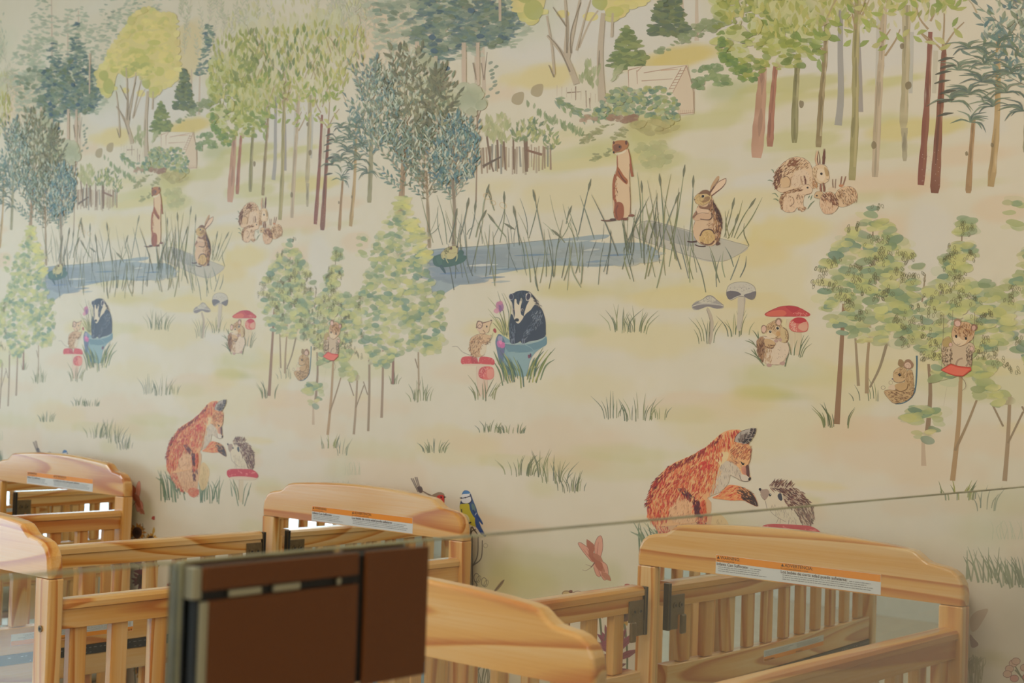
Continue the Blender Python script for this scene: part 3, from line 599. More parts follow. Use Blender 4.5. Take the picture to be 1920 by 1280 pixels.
thick([(752, 368), (772, 400), (792, 430), (800, 470), (806, 515), (832, 550), (836, 610), (828, 650), (800, 668), (765, 655), (740, 672), (712, 690), (690, 660), (668, 620), (655, 585), (672, 540), (690, 500), (700, 460), (720, 420)], 480, .25, .25)
foliage([(745, 365), (772, 380), (785, 420), (800, 460), (804, 500), (780, 480), (760, 420)], 50, 'blob', (15, 26), [(196, 184, 100), (186, 180, 110)], .7)
thick([(590, 560), (630, 545), (665, 560), (672, 620), (655, 665), (668, 700), (650, 715), (625, 675), (600, 650), (570, 640), (560, 600)], 200, .15, .4)
thick([(603, 665), (618, 672), (612, 685), (600, 680)], 8, .6); thick([(575, 722), (606, 720), (602, 745), (592, 765), (576, 745)], 22, .2, .3)
thick([(672, 440), (690, 445), (684, 490), (672, 480)], 10, .1, .1); thick([(708, 670), (728, 675), (722, 692)], 6, .9)
SEED = [(1648, 392), (1600, 425), (1632, 450), (1655, 448), (1660, 470), (1632, 490), (1650, 488), (1600, 505), (1625, 500), (1690, 480), (1705, 485), (1565, 492), (1540, 512), (1535, 530), (1560, 535), (1578, 548), (1605, 522), (1620, 545), (1640, 522), (1665, 545), (1600, 572), (1615, 590), (1590, 560), (1700, 522), (1682, 512), (1722, 520), (1782, 510), (1800, 518), (1785, 540), (1810, 552), (1832, 562), (1762, 542), (1742, 562), (1750, 585), (1770, 598), (1722, 602), (1702, 612), (1692, 592), (1740, 622), (1752, 640), (1762, 662), (1738, 668), (1702, 640), (1682, 605), (1832, 600), (1848, 640), (1858, 662), (1872, 680), (1838, 665), (1812, 426), (1817, 432), (1790, 468), (1820, 480), (1780, 486), (1902, 540), (1895, 560), (1900, 690), (1912, 640), (1650, 560), (1715, 575), (1795, 565), (1850, 585)]
for sx, sy in SEED:      # inked seed leaves, in drooping bunches
    for k in range(rs.randint(6, 12)):
        x, y = sx+rs.uniform(-12, 12), sy+rs.uniform(-9, 9)
        if 1775 < x < 1826 and 598 < y < 690: continue
        ring(x, y, 1.9, 4.2, .8, (96, 90, 56), .85, -(x-sx)*.04+rs.uniform(-.2, .2), n=8)
# ---- fox and hedgehog
K = (52, 34, 30)
fr(290, 740, 6.095)     # lower halves, from the left repeat
for k in range(30):
    x = rs.uniform(60, 330); s = rs.uniform(-.6, .1)
    stroke([(x+s*-60, rs.uniform(1050, 1240)), (x+s*20-10, 1000), (x+s*150-20, rs.uniform(840, 960))], 12, 2, pick([(92, 112, 82), (74, 96, 70), (120, 130, 98)]), .85, mid=11)
for k in range(20):
    x = rs.uniform(520, 740); s = rs.uniform(-.5, .5)
    stroke([(x, rs.uniform(1180, 1250)), (x+s*40, 1080), (x+s*150, rs.uniform(910, 1010))], 12, 2, pick([(92, 112, 82), (74, 96, 70), (120, 130, 98)]), .85, mid=11)
poly([(530, 800), (560, 770), (600, 800), (630, 870), (620, 960), (590, 1060), (540, 1090), (510, 1000), (505, 880)], (200, 166, 110), .75)
poly([(175, 640), (160, 760), (175, 900), (230, 1010), (300, 1080), (390, 1120), (480, 1100), (500, 1000), (520, 860), (515, 640)], (194, 152, 110), 1)
poly([(390, 1080), (440, 1060), (500, 1080), (510, 1130), (450, 1170), (395, 1140)], (190, 104, 76), .9)
fur([(175, 640), (165, 760), (180, 900), (235, 1010), (300, 1080), (330, 1080), (260, 900), (240, 700)], 160, lambda x, y: 1.4, 40, 7, [(180, 76, 56), (206, 130, 90), (150, 50, 46)])
fur([(250, 700), (430, 640), (440, 900), (480, 1080), (330, 1080), (270, 900)], 190, lambda x, y: 1.5, 34, 4, [(176, 120, 90), (206, 166, 124), (150, 96, 76)])
fur([(520, 820), (610, 850), (610, 1000), (540, 1080)], 40, lambda x, y: 1.6, 30, 3, [(160, 130, 86)])
fur([(430, 640), (500, 640), (480, 930), (445, 930)], 90, lambda x, y: 1.6, 40, 9, [(84, 40, 48), (120, 56, 48), (70, 36, 44)])
fur([(390, 1080), (440, 1060), (500, 1080), (510, 1130), (450, 1170), (395, 1140)], 60, lambda x, y: .3, 26, 5, [(170, 62, 48), (206, 140, 96)])
fr(1200, 790, 5.647)
poly([(700, 270), (780, 200), (860, 130), (930, 95), (1000, 85), (1085, 100), (1150, 230), (1180, 300), (1170, 420), (1150, 470), (1165, 560), (1180, 600), (1150, 632), (1080, 630), (1020, 600), (960, 565), (950, 610), (920, 680), (860, 740), (800, 770), (740, 790), (710, 830), (705, 900), (695, 1000), (700, 1060), (600, 1060), (300, 1100), (150, 1100), (95, 1040), (78, 920), (90, 800), (130, 670), (200, 580), (300, 480), (400, 420), (500, 380), (600, 330)], (206, 156, 104), 1, n=3)
poly([(950, 420), (1040, 480), (1090, 560), (1150, 590), (1150, 630), (1080, 628), (1020, 600), (960, 568), (940, 650), (860, 740), (790, 770), (740, 785), (760, 700), (800, 640), (820, 540), (860, 430)], (188, 172, 148), .95)
poly([(860, 330), (940, 330), (930, 400), (860, 470), (810, 560), (790, 480)], (206, 182, 132), .8)
poly([(330, 850), (420, 790), (520, 830), (580, 900), (590, 1000), (560, 1060), (340, 1060), (310, 950)], (206, 162, 118), .95)
a1 = lambda x, y: 2.25-max(0, (x-400))/900
FC = [(196, 92, 56), (206, 116, 72), (180, 62, 46), (214, 150, 96), (160, 44, 40)]
fur([(700, 270), (860, 130), (1000, 85), (1085, 110), (1010, 200), (880, 320), (860, 430), (800, 600), (700, 830), (690, 1040), (600, 1040), (560, 700), (540, 450), (600, 330)], 620, a1, 58, 12, FC)
fur([(600, 330), (400, 420), (300, 480), (200, 580), (130, 670), (90, 800), (78, 920), (95, 1030), (160, 1080), (300, 1000), (340, 860), (440, 790), (540, 830), (550, 560), (540, 400)], 760, lambda x, y: 2.0 if y < 800 else 1.6, 56, 11, FC)
fur([(330, 850), (420, 790), (520, 830), (580, 900), (590, 1000), (560, 1050), (340, 1060), (310, 950)], 170, lambda x, y: 1.9, 34, 4, [(214, 176, 132), (176, 126, 88), (190, 140, 104), (150, 100, 76)])
fur([(600, 330), (400, 420), (300, 480), (200, 580), (130, 670), (90, 800), (80, 900), (110, 920), (150, 800), (230, 640), (420, 470), (620, 370), (860, 170), (860, 130), (780, 200)], 190, a1, 42, 9, [(120, 30, 34), (150, 42, 36), (96, 34, 36)])
fur([(400, 700), (470, 690), (580, 800), (640, 850), (640, 980), (590, 980), (560, 860), (500, 790)], 80, lambda x, y: 1.3, 56, 9, [(92, 36, 46), (66, 32, 42), (130, 52, 46)])
fur([(600, 850), (640, 850), (650, 980), (590, 980)], 60, lambda x, y: 1.6, 40, 12, [(72, 32, 42), (84, 36, 40)])
fur([(650, 820), (705, 850), (700, 980), (655, 980)], 60, lambda x, y: 1.6, 40, 9, [(190, 76, 52), (206, 110, 70)])
fur([(640, 420), (760, 400), (770, 470), (660, 480)], 30, a1, 50, 16, [(184, 52, 44), (196, 72, 52)])
fur([(950, 330), (1040, 240), (1140, 240), (1170, 300), (1160, 400), (1090, 420), (1010, 400)], 170, lambda x, y: -.9, 36, 7, [(164, 76, 52), (186, 104, 66), (128, 58, 44), (204, 140, 92)])
fur([(880, 420), (1040, 480), (1060, 560), (950, 560), (900, 700), (800, 750), (830, 560)], 110, lambda x, y: 1.5, 34, 4, [(158, 142, 124), (140, 122, 108), (200, 186, 160)])
fur([(770, 480), (860, 440), (870, 560), (800, 720), (730, 780)], 60, a1, 50, 8, [(204, 120, 76), (214, 170, 116)])
fur([(960, 350), (1060, 420), (1080, 500), (1000, 460), (940, 420)], 50, lambda x, y: .6, 30, 5, [(150, 96, 72), (190, 136, 96), (140, 120, 104)])
poly([(1110, 500), (1150, 455), (1165, 560), (1160, 590), (1130, 560)], (84, 50, 44), .95); poly([(1080, 490), (1120, 470), (1130, 560), (1090, 550)], (184, 120, 96), .8)
poly([(1070, 575), (1100, 560), (1160, 590), (1150, 628), (1085, 622)], (196, 182, 160), .95)
blob(1166, 606, 14, 20, (34, 28, 28), .95, .3); stroke([(1060, 570), (1080, 620), (1120, 634), (1160, 626)], 5, 4, K, .9); stroke([(960, 565), (1020, 595), (1080, 628)], 3, 3, (90, 70, 60), .8)
poly([(1072, 425), (1090, 440), (1112, 446), (1100, 460), (1085, 455)], (28, 24, 26), 1); stroke([(1068, 418), (1090, 436), (1120, 440)], 5, 3, K, .9)
stroke([(1180, 300), (1174, 400), (1150, 460), (1165, 560)], 4, 4, (110, 60, 48), .8)
poly([(1010, 205), (1030, 150), (1080, 105), (1150, 80), (1200, 66), (1235, 90), (1215, 150), (1170, 200), (1130, 235), (1060, 225)], (164, 150, 134), 1)
poly([(1040, 190), (1070, 150), (1120, 130), (1160, 150), (1140, 210), (1070, 220)], (112, 92, 82), .8)
for k in range(34): x = rs.uniform(1050, 1150); y = rs.uniform(130, 200); stroke([(x, y+24), (x+14, y-20)], 4, 2, pick([(62, 48, 44), (180, 166, 150)]), .9)
for k in range(50): t = rs.rand(); x, y = 1215-80*t*t-10*t, 80+150*t; leaf(x-8, y, 34, 12, rs.uniform(-.4, .9)+math.pi*(rs.rand() < .4), pick([(44, 36, 36), (64, 50, 48)]), .95)
stroke([(1005, 215), (1025, 150), (1080, 104), (1160, 78)], 6, 4, (60, 40, 36), .9)
poly([(770, 805), (860, 760), (930, 680), (990, 670), (1080, 690), (1160, 730), (1220, 790), (1250, 870), (1240, 898), (1150, 860), (1100, 835), (980, 835), (880, 825)], (206, 130, 80), 1)
fur([(800, 805), (930, 690), (1040, 680), (1060, 830), (880, 825)], 110, lambda x, y: -.5, 40, 9, [(186, 60, 46), (206, 140, 84), (196, 90, 60), (214, 166, 106)])
poly([(1100, 740), (1160, 735), (1215, 790), (1250, 870), (1240, 896), (1150, 855), (1110, 820)], (62, 44, 40), 1)
fur([(1030, 690), (1150, 720), (1160, 830), (1060, 800)], 90, lambda x, y: .5, 46, 8, [(56, 40, 38), (84, 56, 44), (196, 140, 92)])
stroke([(1220, 850), (1238, 890)], 4, 3, (170, 150, 130), .9)
# hedgehog
poly([(1265, 705), (1300, 715), (1350, 712), (1370, 720), (1460, 700), (1560, 760), (1640, 880), (1700, 1000), (1700, 1100), (1600, 1110), (1560, 1050), (1440, 1070), (1430, 1000), (1360, 900), (1310, 830), (1280, 770)], (196, 182, 154), 1)
poly([(1262, 708), (1300, 718), (1350, 716), (1375, 760), (1330, 830), (1300, 800)], (148, 124, 108), .9)
blob(1274, 718, 14, 15, (36, 30, 30), 1); blob(1380, 775, 13, 16, (28, 22, 22), 1); blob(1384, 770, 4, 4, (220, 210, 190), 1); blob(1487, 798, 24, 44, (62, 62, 68), 1, -.2); stroke([(1280, 770), (1300, 810), (1330, 835)], 5, 3, K, .9)
HG = [(1370, 680), (1400, 650), (1480, 640), (1560, 650), (1640, 700), (1720, 760), (1780, 860), (1815, 950), (1800, 1040), (1740, 1100), (1680, 1060), (1620, 940), (1560, 890), (1520, 820), (1510, 760), (1460, 740), (1400, 720)]
poly(HG, (172, 150, 124), .8)
def qa(x, y): return math.atan2(y-900, x-1420)*.55+.35*(y > 700)-.1
fur(HG, 330, lambda x, y: (-.9 if y < 700 else .55) if y < 880 else 1.2, 56, 11, [(84, 50, 48), (108, 70, 60), (68, 42, 42), (126, 92, 74)])
fur(HG, 70, lambda x, y: (-.9 if y < 700 else .55) if y < 880 else 1.2, 44, 6, [(196, 178, 150)])
fur([(1380, 860), (1560, 900), (1640, 1050), (1560, 1050), (1430, 1000)], 60, lambda x, y: 1.4, 34, 3, [(150, 136, 116), (120, 104, 90)])
for s in [[(1440, 1020), (1420, 1070)], [(1460, 1030), (1455, 1078)], [(1550, 1040), (1545, 1090)], [(1690, 1080), (1700, 1120)], [(1330, 840), (1360, 950), (1430, 1010)], [(1430, 1010), (1520, 1060)]]: stroke(s, 4, 3, (96, 72, 62), .85)
# its toadstool (whole in the left repeat)
fr(290, 740, 6.095)
poly([(970, 955), (1015, 955), (1012, 1200), (990, 1225), (965, 1200)], (188, 172, 142), .95); stroke([(968, 960), (966, 1200)], 4, 3, (160, 140, 118), .8)
poly([(830, 880), (850, 855), (920, 845), (1090, 850), (1150, 870), (1185, 910), (1180, 945), (1100, 958), (900, 955), (840, 930)], (176, 50, 60), 1)
poly([(870, 940), (1000, 930), (1170, 950), (1120, 972), (900, 965)], (198, 178, 152), .9)
for k in range(20): blob(*sample([(850, 860), (1150, 870), (1160, 930), (860, 930)], 1)[0], rs.uniform(4, 13), rs.uniform(4, 9), (206, 130, 120), .6)
for s in [[(960, 1270), (920, 1100), (860, 960)], [(940, 1160), (900, 960)], [(1010, 1250), (1030, 1080), (1070, 1000)], [(1030, 1270), (1080, 1100), (1110, 1000)], [(890, 1160), (870, 1000)], [(1060, 1170), (1090, 1110)], [(965, 1200), (950, 1080), (900, 970)]]:
    stroke(s, 10, 2, pick([(92, 112, 82), (110, 124, 92)]), .85, mid=10)

# ---- badger in the bucket
fr(840, 530, 6.095)
GC = [(104, 108, 66), (136, 136, 80), (84, 92, 66), (156, 150, 96)]
for s in [[(640, 600), (560, 430), (460, 295)], [(640, 600), (560, 450), (475, 355)], [(650, 600), (600, 420), (520, 450-60)], [(660, 600), (600, 350), (460, 165)], [(670, 600), (640, 350), (570, 95)], [(680, 600), (700, 350), (620, 120)], [(690, 560), (720, 300), (640, 115)], [(640, 600), (540, 480), (512, 455)], [(650, 620), (600, 480), (560, 400)], [(680, 620), (640, 450), (600, 350)], [(700, 600), (660, 440), (640, 320)]]:
    stroke(s, 9, 2, pick(GC), .9, mid=9)
for x, y, r1, r2, c in [(575, 270, 26, 60, (166, 100, 126)), (610, 270, 28, 62, (150, 96, 130)), (560, 325, 30, 30, (190, 130, 140)), (600, 300, 16, 40, (120, 74, 116)), (600, 230, 30, 22, (176, 108, 128))]: blob(x, y, r1, r2, c, .85, rs.uniform(-.3, .3))
poly([(560, 620), (590, 585), (640, 610), (720, 660), (800, 700), (900, 690), (1040, 660), (1125, 610), (1130, 700), (1080, 740), (1000, 800), (940, 900), (900, 1060), (800, 1060), (700, 1050), (640, 1020), (590, 900), (560, 760), (545, 680)], (116, 140, 142), 1)
poly([(560, 620), (590, 585), (640, 640), (660, 720), (640, 900), (700, 1020), (640, 1025), (590, 900), (550, 700)], (84, 96, 116), .9)
poly([(660, 700), (780, 712), (900, 700), (1050, 660), (1120, 625), (1132, 700), (1060, 745), (900, 790), (780, 795), (690, 785)], (96, 122, 128), .95)
poly([(690, 795), (900, 795), (985, 780), (940, 880), (890, 1060), (820, 1060), (740, 900)], (126, 148, 146), .95)
poly([(640, 690), (760, 680), (900, 675), (1060, 640), (1120, 615), (1060, 665), (900, 705), (760, 712)], (150, 162, 154), .8)
for x, y, r1, r2, c in [(600, 640, 30, 34, (150, 134, 150)), (590, 700, 26, 40, (176, 96, 140)), (625, 710, 30, 34, (188, 92, 136)), (605, 680, 18, 22, (206, 120, 150)), (930, 840, 14, 22, (110, 50, 70)), (948, 830, 10, 24, (70, 40, 60)), (620, 800, 24, 40, (96, 90, 120))]: blob(x, y, r1, r2, c, .9)
stroke([(770, 795), (900, 792), (985, 778)], 4, 3, (70, 96, 108), .8); stroke([(880, 705), (950, 740), (990, 785)], 4, 3, (150, 166, 164), .9); stroke([(665, 705), (780, 715), (850, 700)], 5, 3, (70, 92, 106), .8)
BD = [(720, 370), (735, 360), (800, 400), (900, 250), (960, 170), (1000, 190), (1050, 260), (1090, 330), (1118, 430), (1122, 540), (1115, 610), (1040, 650), (930, 672), (890, 690), (850, 690), (830, 670), (790, 690), (720, 690), (705, 600), (700, 500)]
poly(BD, (42, 46, 58), 1)
poly([(700, 160), (715, 130), (750, 120), (800, 95), (870, 88), (930, 100), (965, 130), (1000, 180), (960, 250), (920, 340), (860, 420), (810, 466), (760, 430), (745, 360), (725, 280), (722, 210)], (44, 48, 60), 1)
poly([(765, 195), (785, 190), (800, 240), (815, 250), (835, 175), (852, 200), (835, 280), (840, 360), (868, 390), (810, 466), (765, 420), (770, 350), (762, 280)], (198, 182, 154), 1)
poly([(960, 165), (990, 190), (1040, 240), (1060, 280), (1000, 250), (950, 310), (900, 350), (870, 380), (900, 270), (930, 210)], (196, 180, 150), 1)
poly([(722, 210), (740, 240), (750, 330), (765, 420), (745, 370), (728, 290)], (190, 176, 150), .9)
blob(925, 155, 32, 48, (190, 176, 158), 1, .2); blob(922, 158, 22, 38, (48, 38, 54), 1, .2); blob(728, 165, 24, 36, (48, 46, 60), 1); ring(728, 160, 26, 34, 5, (150, 146, 146), .8)
blob(792, 425, 28, 20, (26, 26, 30), 1); blob(852, 310, 13, 18, (150, 136, 126), 1); blob(854, 312, 8, 12, (24, 20, 24), 1); blob(752, 310, 8, 14, (150, 120, 110), .9); blob(754, 314, 5, 10, (24, 20, 24), 1)
fur([(960, 330), (1060, 300), (1100, 420), (1040, 500), (960, 560), (900, 640), (860, 640), (890, 540), (980, 420)], 130, lambda x, y: 2.1, 34, 4.5, [(120, 126, 134), (92, 100, 112), (150, 150, 150)])
fur([(710, 480), (770, 470), (770, 640), (715, 660)], 60, lambda x, y: 1.7, 30, 4.5, [(120, 126, 134), (92, 100, 112)])
fur([(780, 110), (880, 95), (900, 200), (800, 240)], 50, lambda x, y: 1.4, 34, 5, [(70, 80, 96), (30, 32, 42)])
fur([(960, 150), (1010, 180), (1060, 280), (1000, 250)], 50, lambda x, y: .9, 36, 5, [(60, 44, 44), (200, 186, 160), (40, 36, 42)])
for x0 in (735, 760, 855, 875): stroke([(x0, 640), (x0+4, 705)], 14, 8, (112, 114, 124), .9)
for s in [[(690, 1150), (640, 980), (600, 860)], [(760, 1110), (700, 940), (600, 770)], [(840, 1205), (820, 1000), (750, 840)], [(930, 1140), (980, 950), (1090, 740)], [(970, 1140), (1010, 960), (1150, 760)], [(1010, 1145), (1080, 930), (1230, 745)], [(1060, 1110), (1120, 950), (1225, 875)], [(950, 1100), (940, 1000), (1000, 850)], [(900, 1070), (950, 960), (1060, 800)],
          [(630, 1175), (590, 1010), (505, 870)], [(625, 1000), (570, 880), (525, 780)], [(720, 1140), (660, 1000), (620, 920)], [(780, 1080), (740, 950), (680, 850)], [(1000, 1130), (1060, 1000), (1100, 900)], [(870, 1190), (850, 1020), (790, 880)], [(760, 1060), (700, 900), (640, 800)], [(1030, 1080), (1110, 900), (1180, 790)], [(990, 1050), (1020, 880), (1100, 780)]]:
    stroke(s, 12, 3, pick([(88, 104, 62), (116, 122, 60), (156, 150, 76), (72, 92, 78)]), .92, mid=20)
for k in range(46):
    x = rs.uniform(630, 1000); 
    if 830 < x < 900: continue
    s = -1 if x < 850 else 1; stroke([(x, rs.uniform(1060, 1140)), (x+s*20, 1000), (x+s*70, rs.uniform(850, 950))], 6, 2, pick([(96, 110, 62), (150, 146, 76), (70, 96, 80), (60, 80, 62)]), .9, mid=11)
# mouse with a berry on a toadstool
poly([(330, 955), (400, 950), (395, 1270), (345, 1270)], (196, 168, 142), .8); poly([(405, 1100), (455, 1100), (450, 1290), (405, 1290)], (196, 164, 136), .8)
lines([[(328, 955), (335, 1110), (345, 1270)], [(410, 1100), (400, 1270)], [(455, 1110), (455, 1240)]], 2.5, (150, 120, 96), .7)
poly([(150, 890), (170, 850), (240, 840), (330, 850), (350, 910), (372, 850), (450, 845), (520, 870), (538, 920), (500, 942), (340, 930), (200, 940), (160, 925)], (184, 64, 62), 1)
poly([(270, 845), (330, 850), (345, 925), (280, 920)], (156, 40, 46), .6)
poly([(170, 930), (340, 926), (520, 938), (440, 955), (330, 950), (210, 952)], (196, 176, 148), .9)
poly([(352, 1035), (370, 980), (430, 955), (500, 960), (528, 1000), (525, 1080), (480, 1106), (410, 1102), (365, 1080)], (196, 96, 84), 1); poly([(352, 1035), (370, 980), (430, 955), (440, 1000), (400, 1060), (410, 1100), (365, 1080)], (176, 54, 56), .8); poly([(450, 1000), (520, 990), (520, 1080), (460, 1090)], (204, 140, 116), .7)
for k in range(40): x, y = sample([(360, 1040), (400, 970), (500, 970), (400, 1095)], 1)[0]; blob(x, y, 4, 4, (214, 170, 150), .8, n=5)
for k in range(26): blob(rs.uniform(170, 520), rs.uniform(860, 930), 4, 3.5, (206, 140, 128), .8, n=5)
stroke([(50, 730), (110, 730), (170, 790), (260, 830)], 5, 7, (136, 122, 104), .85)
fig([(250, 690), (270, 630), (330, 595), (400, 580), (470, 600), (500, 600), (480, 660), (440, 700), (430, 780), (410, 830), (340, 850), (280, 830), (255, 760)], (190, 156, 116))
poly([(395, 700), (440, 710), (435, 790), (400, 830), (370, 800)], (198, 180, 150), .9)
fur([(250, 690), (280, 625), (360, 590), (430, 610), (400, 720), (360, 830), (290, 830), (255, 760)], 130, lambda x, y: 2.0, 30, 7, [(128, 84, 60), (104, 66, 48), (160, 116, 80), (204, 170, 128)])
fur([(360, 670), (470, 620), (470, 680), (390, 715)], 40, lambda x, y: .5, 24, 6, [(120, 76, 54), (190, 150, 112)])
fig([(385, 470), (430, 450), (500, 430), (505, 440), (480, 500), (470, 560), (420, 580), (370, 580), (360, 540)], (196, 166, 128))
blob(365, 500, 36, 56, (196, 164, 134), 1); ring(365, 480, 34, 40, 8, (98, 66, 54), .9); stroke([(330, 520), (345, 440), (400, 450)], 12, 6, (110, 76, 60), .9); stroke([(345, 500), (365, 475), (395, 500)], 5, 4, (110, 76, 60), .9)
stroke([(400, 460), (440, 450), (480, 440)], 14, 4, (118, 78, 58), .85); stroke([(405, 540), (430, 575), (400, 590)], 10, 5, (128, 86, 62), .8)
blob(448, 500, 8, 13, (26, 22, 22), 1); blob(498, 430, 8, 7, (60, 44, 42), 1); blob(538, 545, 17, 28, (150, 48, 42), 1, -.3); stroke([(518, 575), (500, 640), (440, 700)], 4, 3, (110, 104, 76), .9); stroke([(490, 640), (488, 720)], 2, 2, (120, 110, 86), .7)
for s in [[(370, 1290), (320, 1170), (230, 1050)], [(350, 1290), (330, 1200), (310, 1130)], [(430, 1290), (480, 1180), (530, 1090)], [(490, 1300), (540, 1220), (610, 1170)], [(470, 1300), (500, 1240), (560, 1140)]]: stroke(s, 9, 2, pick([(100, 104, 66), (120, 118, 76)]), .9, mid=10)
fr(); grass(912, 750, 50, 40, 9, [(98, 102, 62), (126, 124, 76)], 2.2)

# ---- two mice below the red toadstools
fr(1390, 560, 9.14)
poly([(780, 345), (900, 345), (905, 700), (860, 930), (830, 700)], (190, 170, 136), .8); poly([(910, 570), (1030, 570), (1020, 880), (985, 960), (920, 930)], (190, 170, 134), .8)
lines([[(785, 345), (770, 480), (800, 560)], [(910, 575), (925, 640), (905, 960)], [(1030, 575), (1035, 780), (985, 960)]], 4, (150, 124, 96), .8)
poly([(405, 260), (480, 210), (620, 150), (760, 122), (900, 125), (1020, 160), (1120, 215), (1185, 262), (1160, 300), (1050, 312), (800, 305), (620, 308), (480, 305), (425, 290)], (176, 62, 58), 1)
poly([(430, 262), (520, 215), (700, 190), (780, 250), (700, 300), (500, 300)], (196, 100, 70), .7); poly([(760, 125), (900, 128), (1000, 170), (900, 240), (820, 190)], (158, 36, 46), .6)
poly([(480, 312), (800, 310), (1150, 305), (1140, 330), (900, 345), (700, 345), (540, 330)], (196, 178, 148), .9)
stroke([(405, 262), (620, 150), (780, 120), (960, 135), (1185, 262)], 5, 4, (120, 40, 40), .8); stroke([(430, 295), (800, 305), (1160, 298)], 5, 4, (150, 60, 52), .8)
poly([(822, 450), (850, 380), (930, 325), (1010, 318), (1100, 345), (1155, 430), (1145, 530), (1100, 568), (960, 568), (870, 550), (830, 500)], (190, 100, 84), 1); poly([(880, 370), (960, 320), (1060, 325), (1120, 370), (1080, 410), (960, 420)], (168, 36, 42), .9); poly([(1010, 430), (1120, 400), (1140, 520), (1060, 550), (980, 500)], (200, 156, 124), .8)
for k in range(60): blob(*sample([(840, 400), (930, 380), (960, 560), (860, 530)], 1)[0], 6, 6, (214, 176, 152), .85, n=5)
for k in range(26): blob(rs.uniform(880, 1150), rs.uniform(235, 290), 7, 5, (214, 160, 140), .8, n=5)
stroke([(830, 500), (900, 562), (1090, 568), (1150, 500)], 6, 4, (150, 50, 44), .85)
fig([(265, 760), (290, 690), (360, 640), (500, 660), (700, 700), (780, 740), (820, 830), (810, 950), (760, 1050), (680, 1120), (560, 1130), (450, 1120), (360, 1060), (300, 960)], (198, 176, 148))
poly([(265, 760), (290, 690), (380, 650), (400, 800), (390, 1060), (350, 1070), (300, 960)], (150, 112, 80), .9)
fur([(265, 760), (300, 690), (390, 650), (420, 800), (380, 1060), (340, 1070), (290, 950)], 150, lambda x, y: 1.6, 46, 10, [(92, 58, 42), (112, 74, 52), (170, 132, 92)])
fur([(400, 840), (520, 860), (520, 1060), (410, 1090)], 60, lambda x, y: 1.6, 50, 9, [(180, 146, 104), (164, 126, 86)])
fig([(440, 460), (520, 400), (590, 370), (660, 400), (700, 470), (720, 560), (690, 660), (620, 680), (540, 680), (460, 640), (430, 560)], (188, 156, 114))
fur([(440, 470), (590, 375), (680, 440), (700, 560), (600, 540), (480, 520)], 110, lambda x, y: 2.2, 30, 8, [(140, 100, 60), (112, 80, 50), (170, 130, 86)])
poly([(450, 570), (560, 600), (600, 660), (500, 670), (440, 640)], (204, 182, 146), .8); poly([(600, 580), (650, 560), (680, 620), (620, 640)], (180, 134, 80), .8)
for x, y, r1, r2 in [(640, 395, 56, 66), (390, 515, 50, 80)]: blob(x, y, r1, r2, (136, 108, 84), 1); blob(x+4, y+10, r1*.7, r2*.7, (196, 160, 136), 1)
for x, y in [(503, 565), (630, 503)]: blob(x, y, 36, 38, (206, 186, 152), .8); blob(x, y, 22, 24, (30, 22, 22), 1); blob(x+7, y-8, 5, 5, (220, 210, 190), 1)
poly([(400, 700), (480, 690), (560, 730), (590, 780), (540, 840), (470, 850), (420, 810)], (184, 150, 106), 1); poly([(680, 520), (730, 490), (790, 550), (815, 650), (800, 730), (740, 755), (690, 720)], (184, 158, 112), 1)
stroke([(420, 810), (480, 850), (550, 830), (600, 760)], 12, 5, (110, 74, 48), .85); stroke([(720, 490), (790, 550), (812, 660), (790, 740), (730, 755)], 14, 6, (104, 72, 50), .85)
fur([(420, 780), (560, 790), (540, 840), (470, 850)], 40, lambda x, y: .4, 24, 8, [(110, 74, 50)]); fur([(760, 540), (810, 640), (790, 740), (760, 700)], 30, lambda x, y: 1.4, 24, 7, [(120, 84, 56)])
for x, y in [(604, 720), (672, 700), (480, 1140), (710, 1105)]: blob(x, y, 30 if y < 900 else 46, 30, (170, 134, 118), .95)
stroke([(590, 655), (610, 668), (632, 640)], 6, 4, (70, 46, 40), .9)
for k in range(14): x, y = sample([(600, 780), (780, 800), (760, 1000), (560, 1060)], 1)[0]; stroke([(x, y), (x+8, y+14)], 5, 3, (120, 92, 76), .8)
stroke([(800, 745), (835, 850), (800, 960), (720, 1080)], 5, 4, (130, 100, 78), .8); stroke([(530, 1125), (640, 1135), (690, 1100)], 5, 4, (150, 120, 96), .8)
for s in [[(400, 1150), (260, 1000), (65, 915)], [(350, 1070), (240, 940), (170, 870)], [(260, 830), (200, 740), (130, 690)], [(250, 800), (150, 740), (65, 715)], [(295, 680), (250, 600), (200, 540)], [(300, 680), (290, 550)], [(755, 1160), (790, 1020), (835, 920)], [(860, 960), (830, 800), (810, 740)], [(910, 970), (920, 850), (965, 700)],
          [(990, 990), (1040, 800), (1160, 620)], [(1010, 1010), (1060, 860), (1180, 660)], [(1040, 1000), (1100, 860), (1215, 765)], [(1000, 960), (1030, 760), (1080, 620)], [(280, 990), (240, 900), (215, 850)]]:
    stroke(s, 16, 3, pick([(84, 96, 66), (104, 110, 74)]), .9, mid=16)
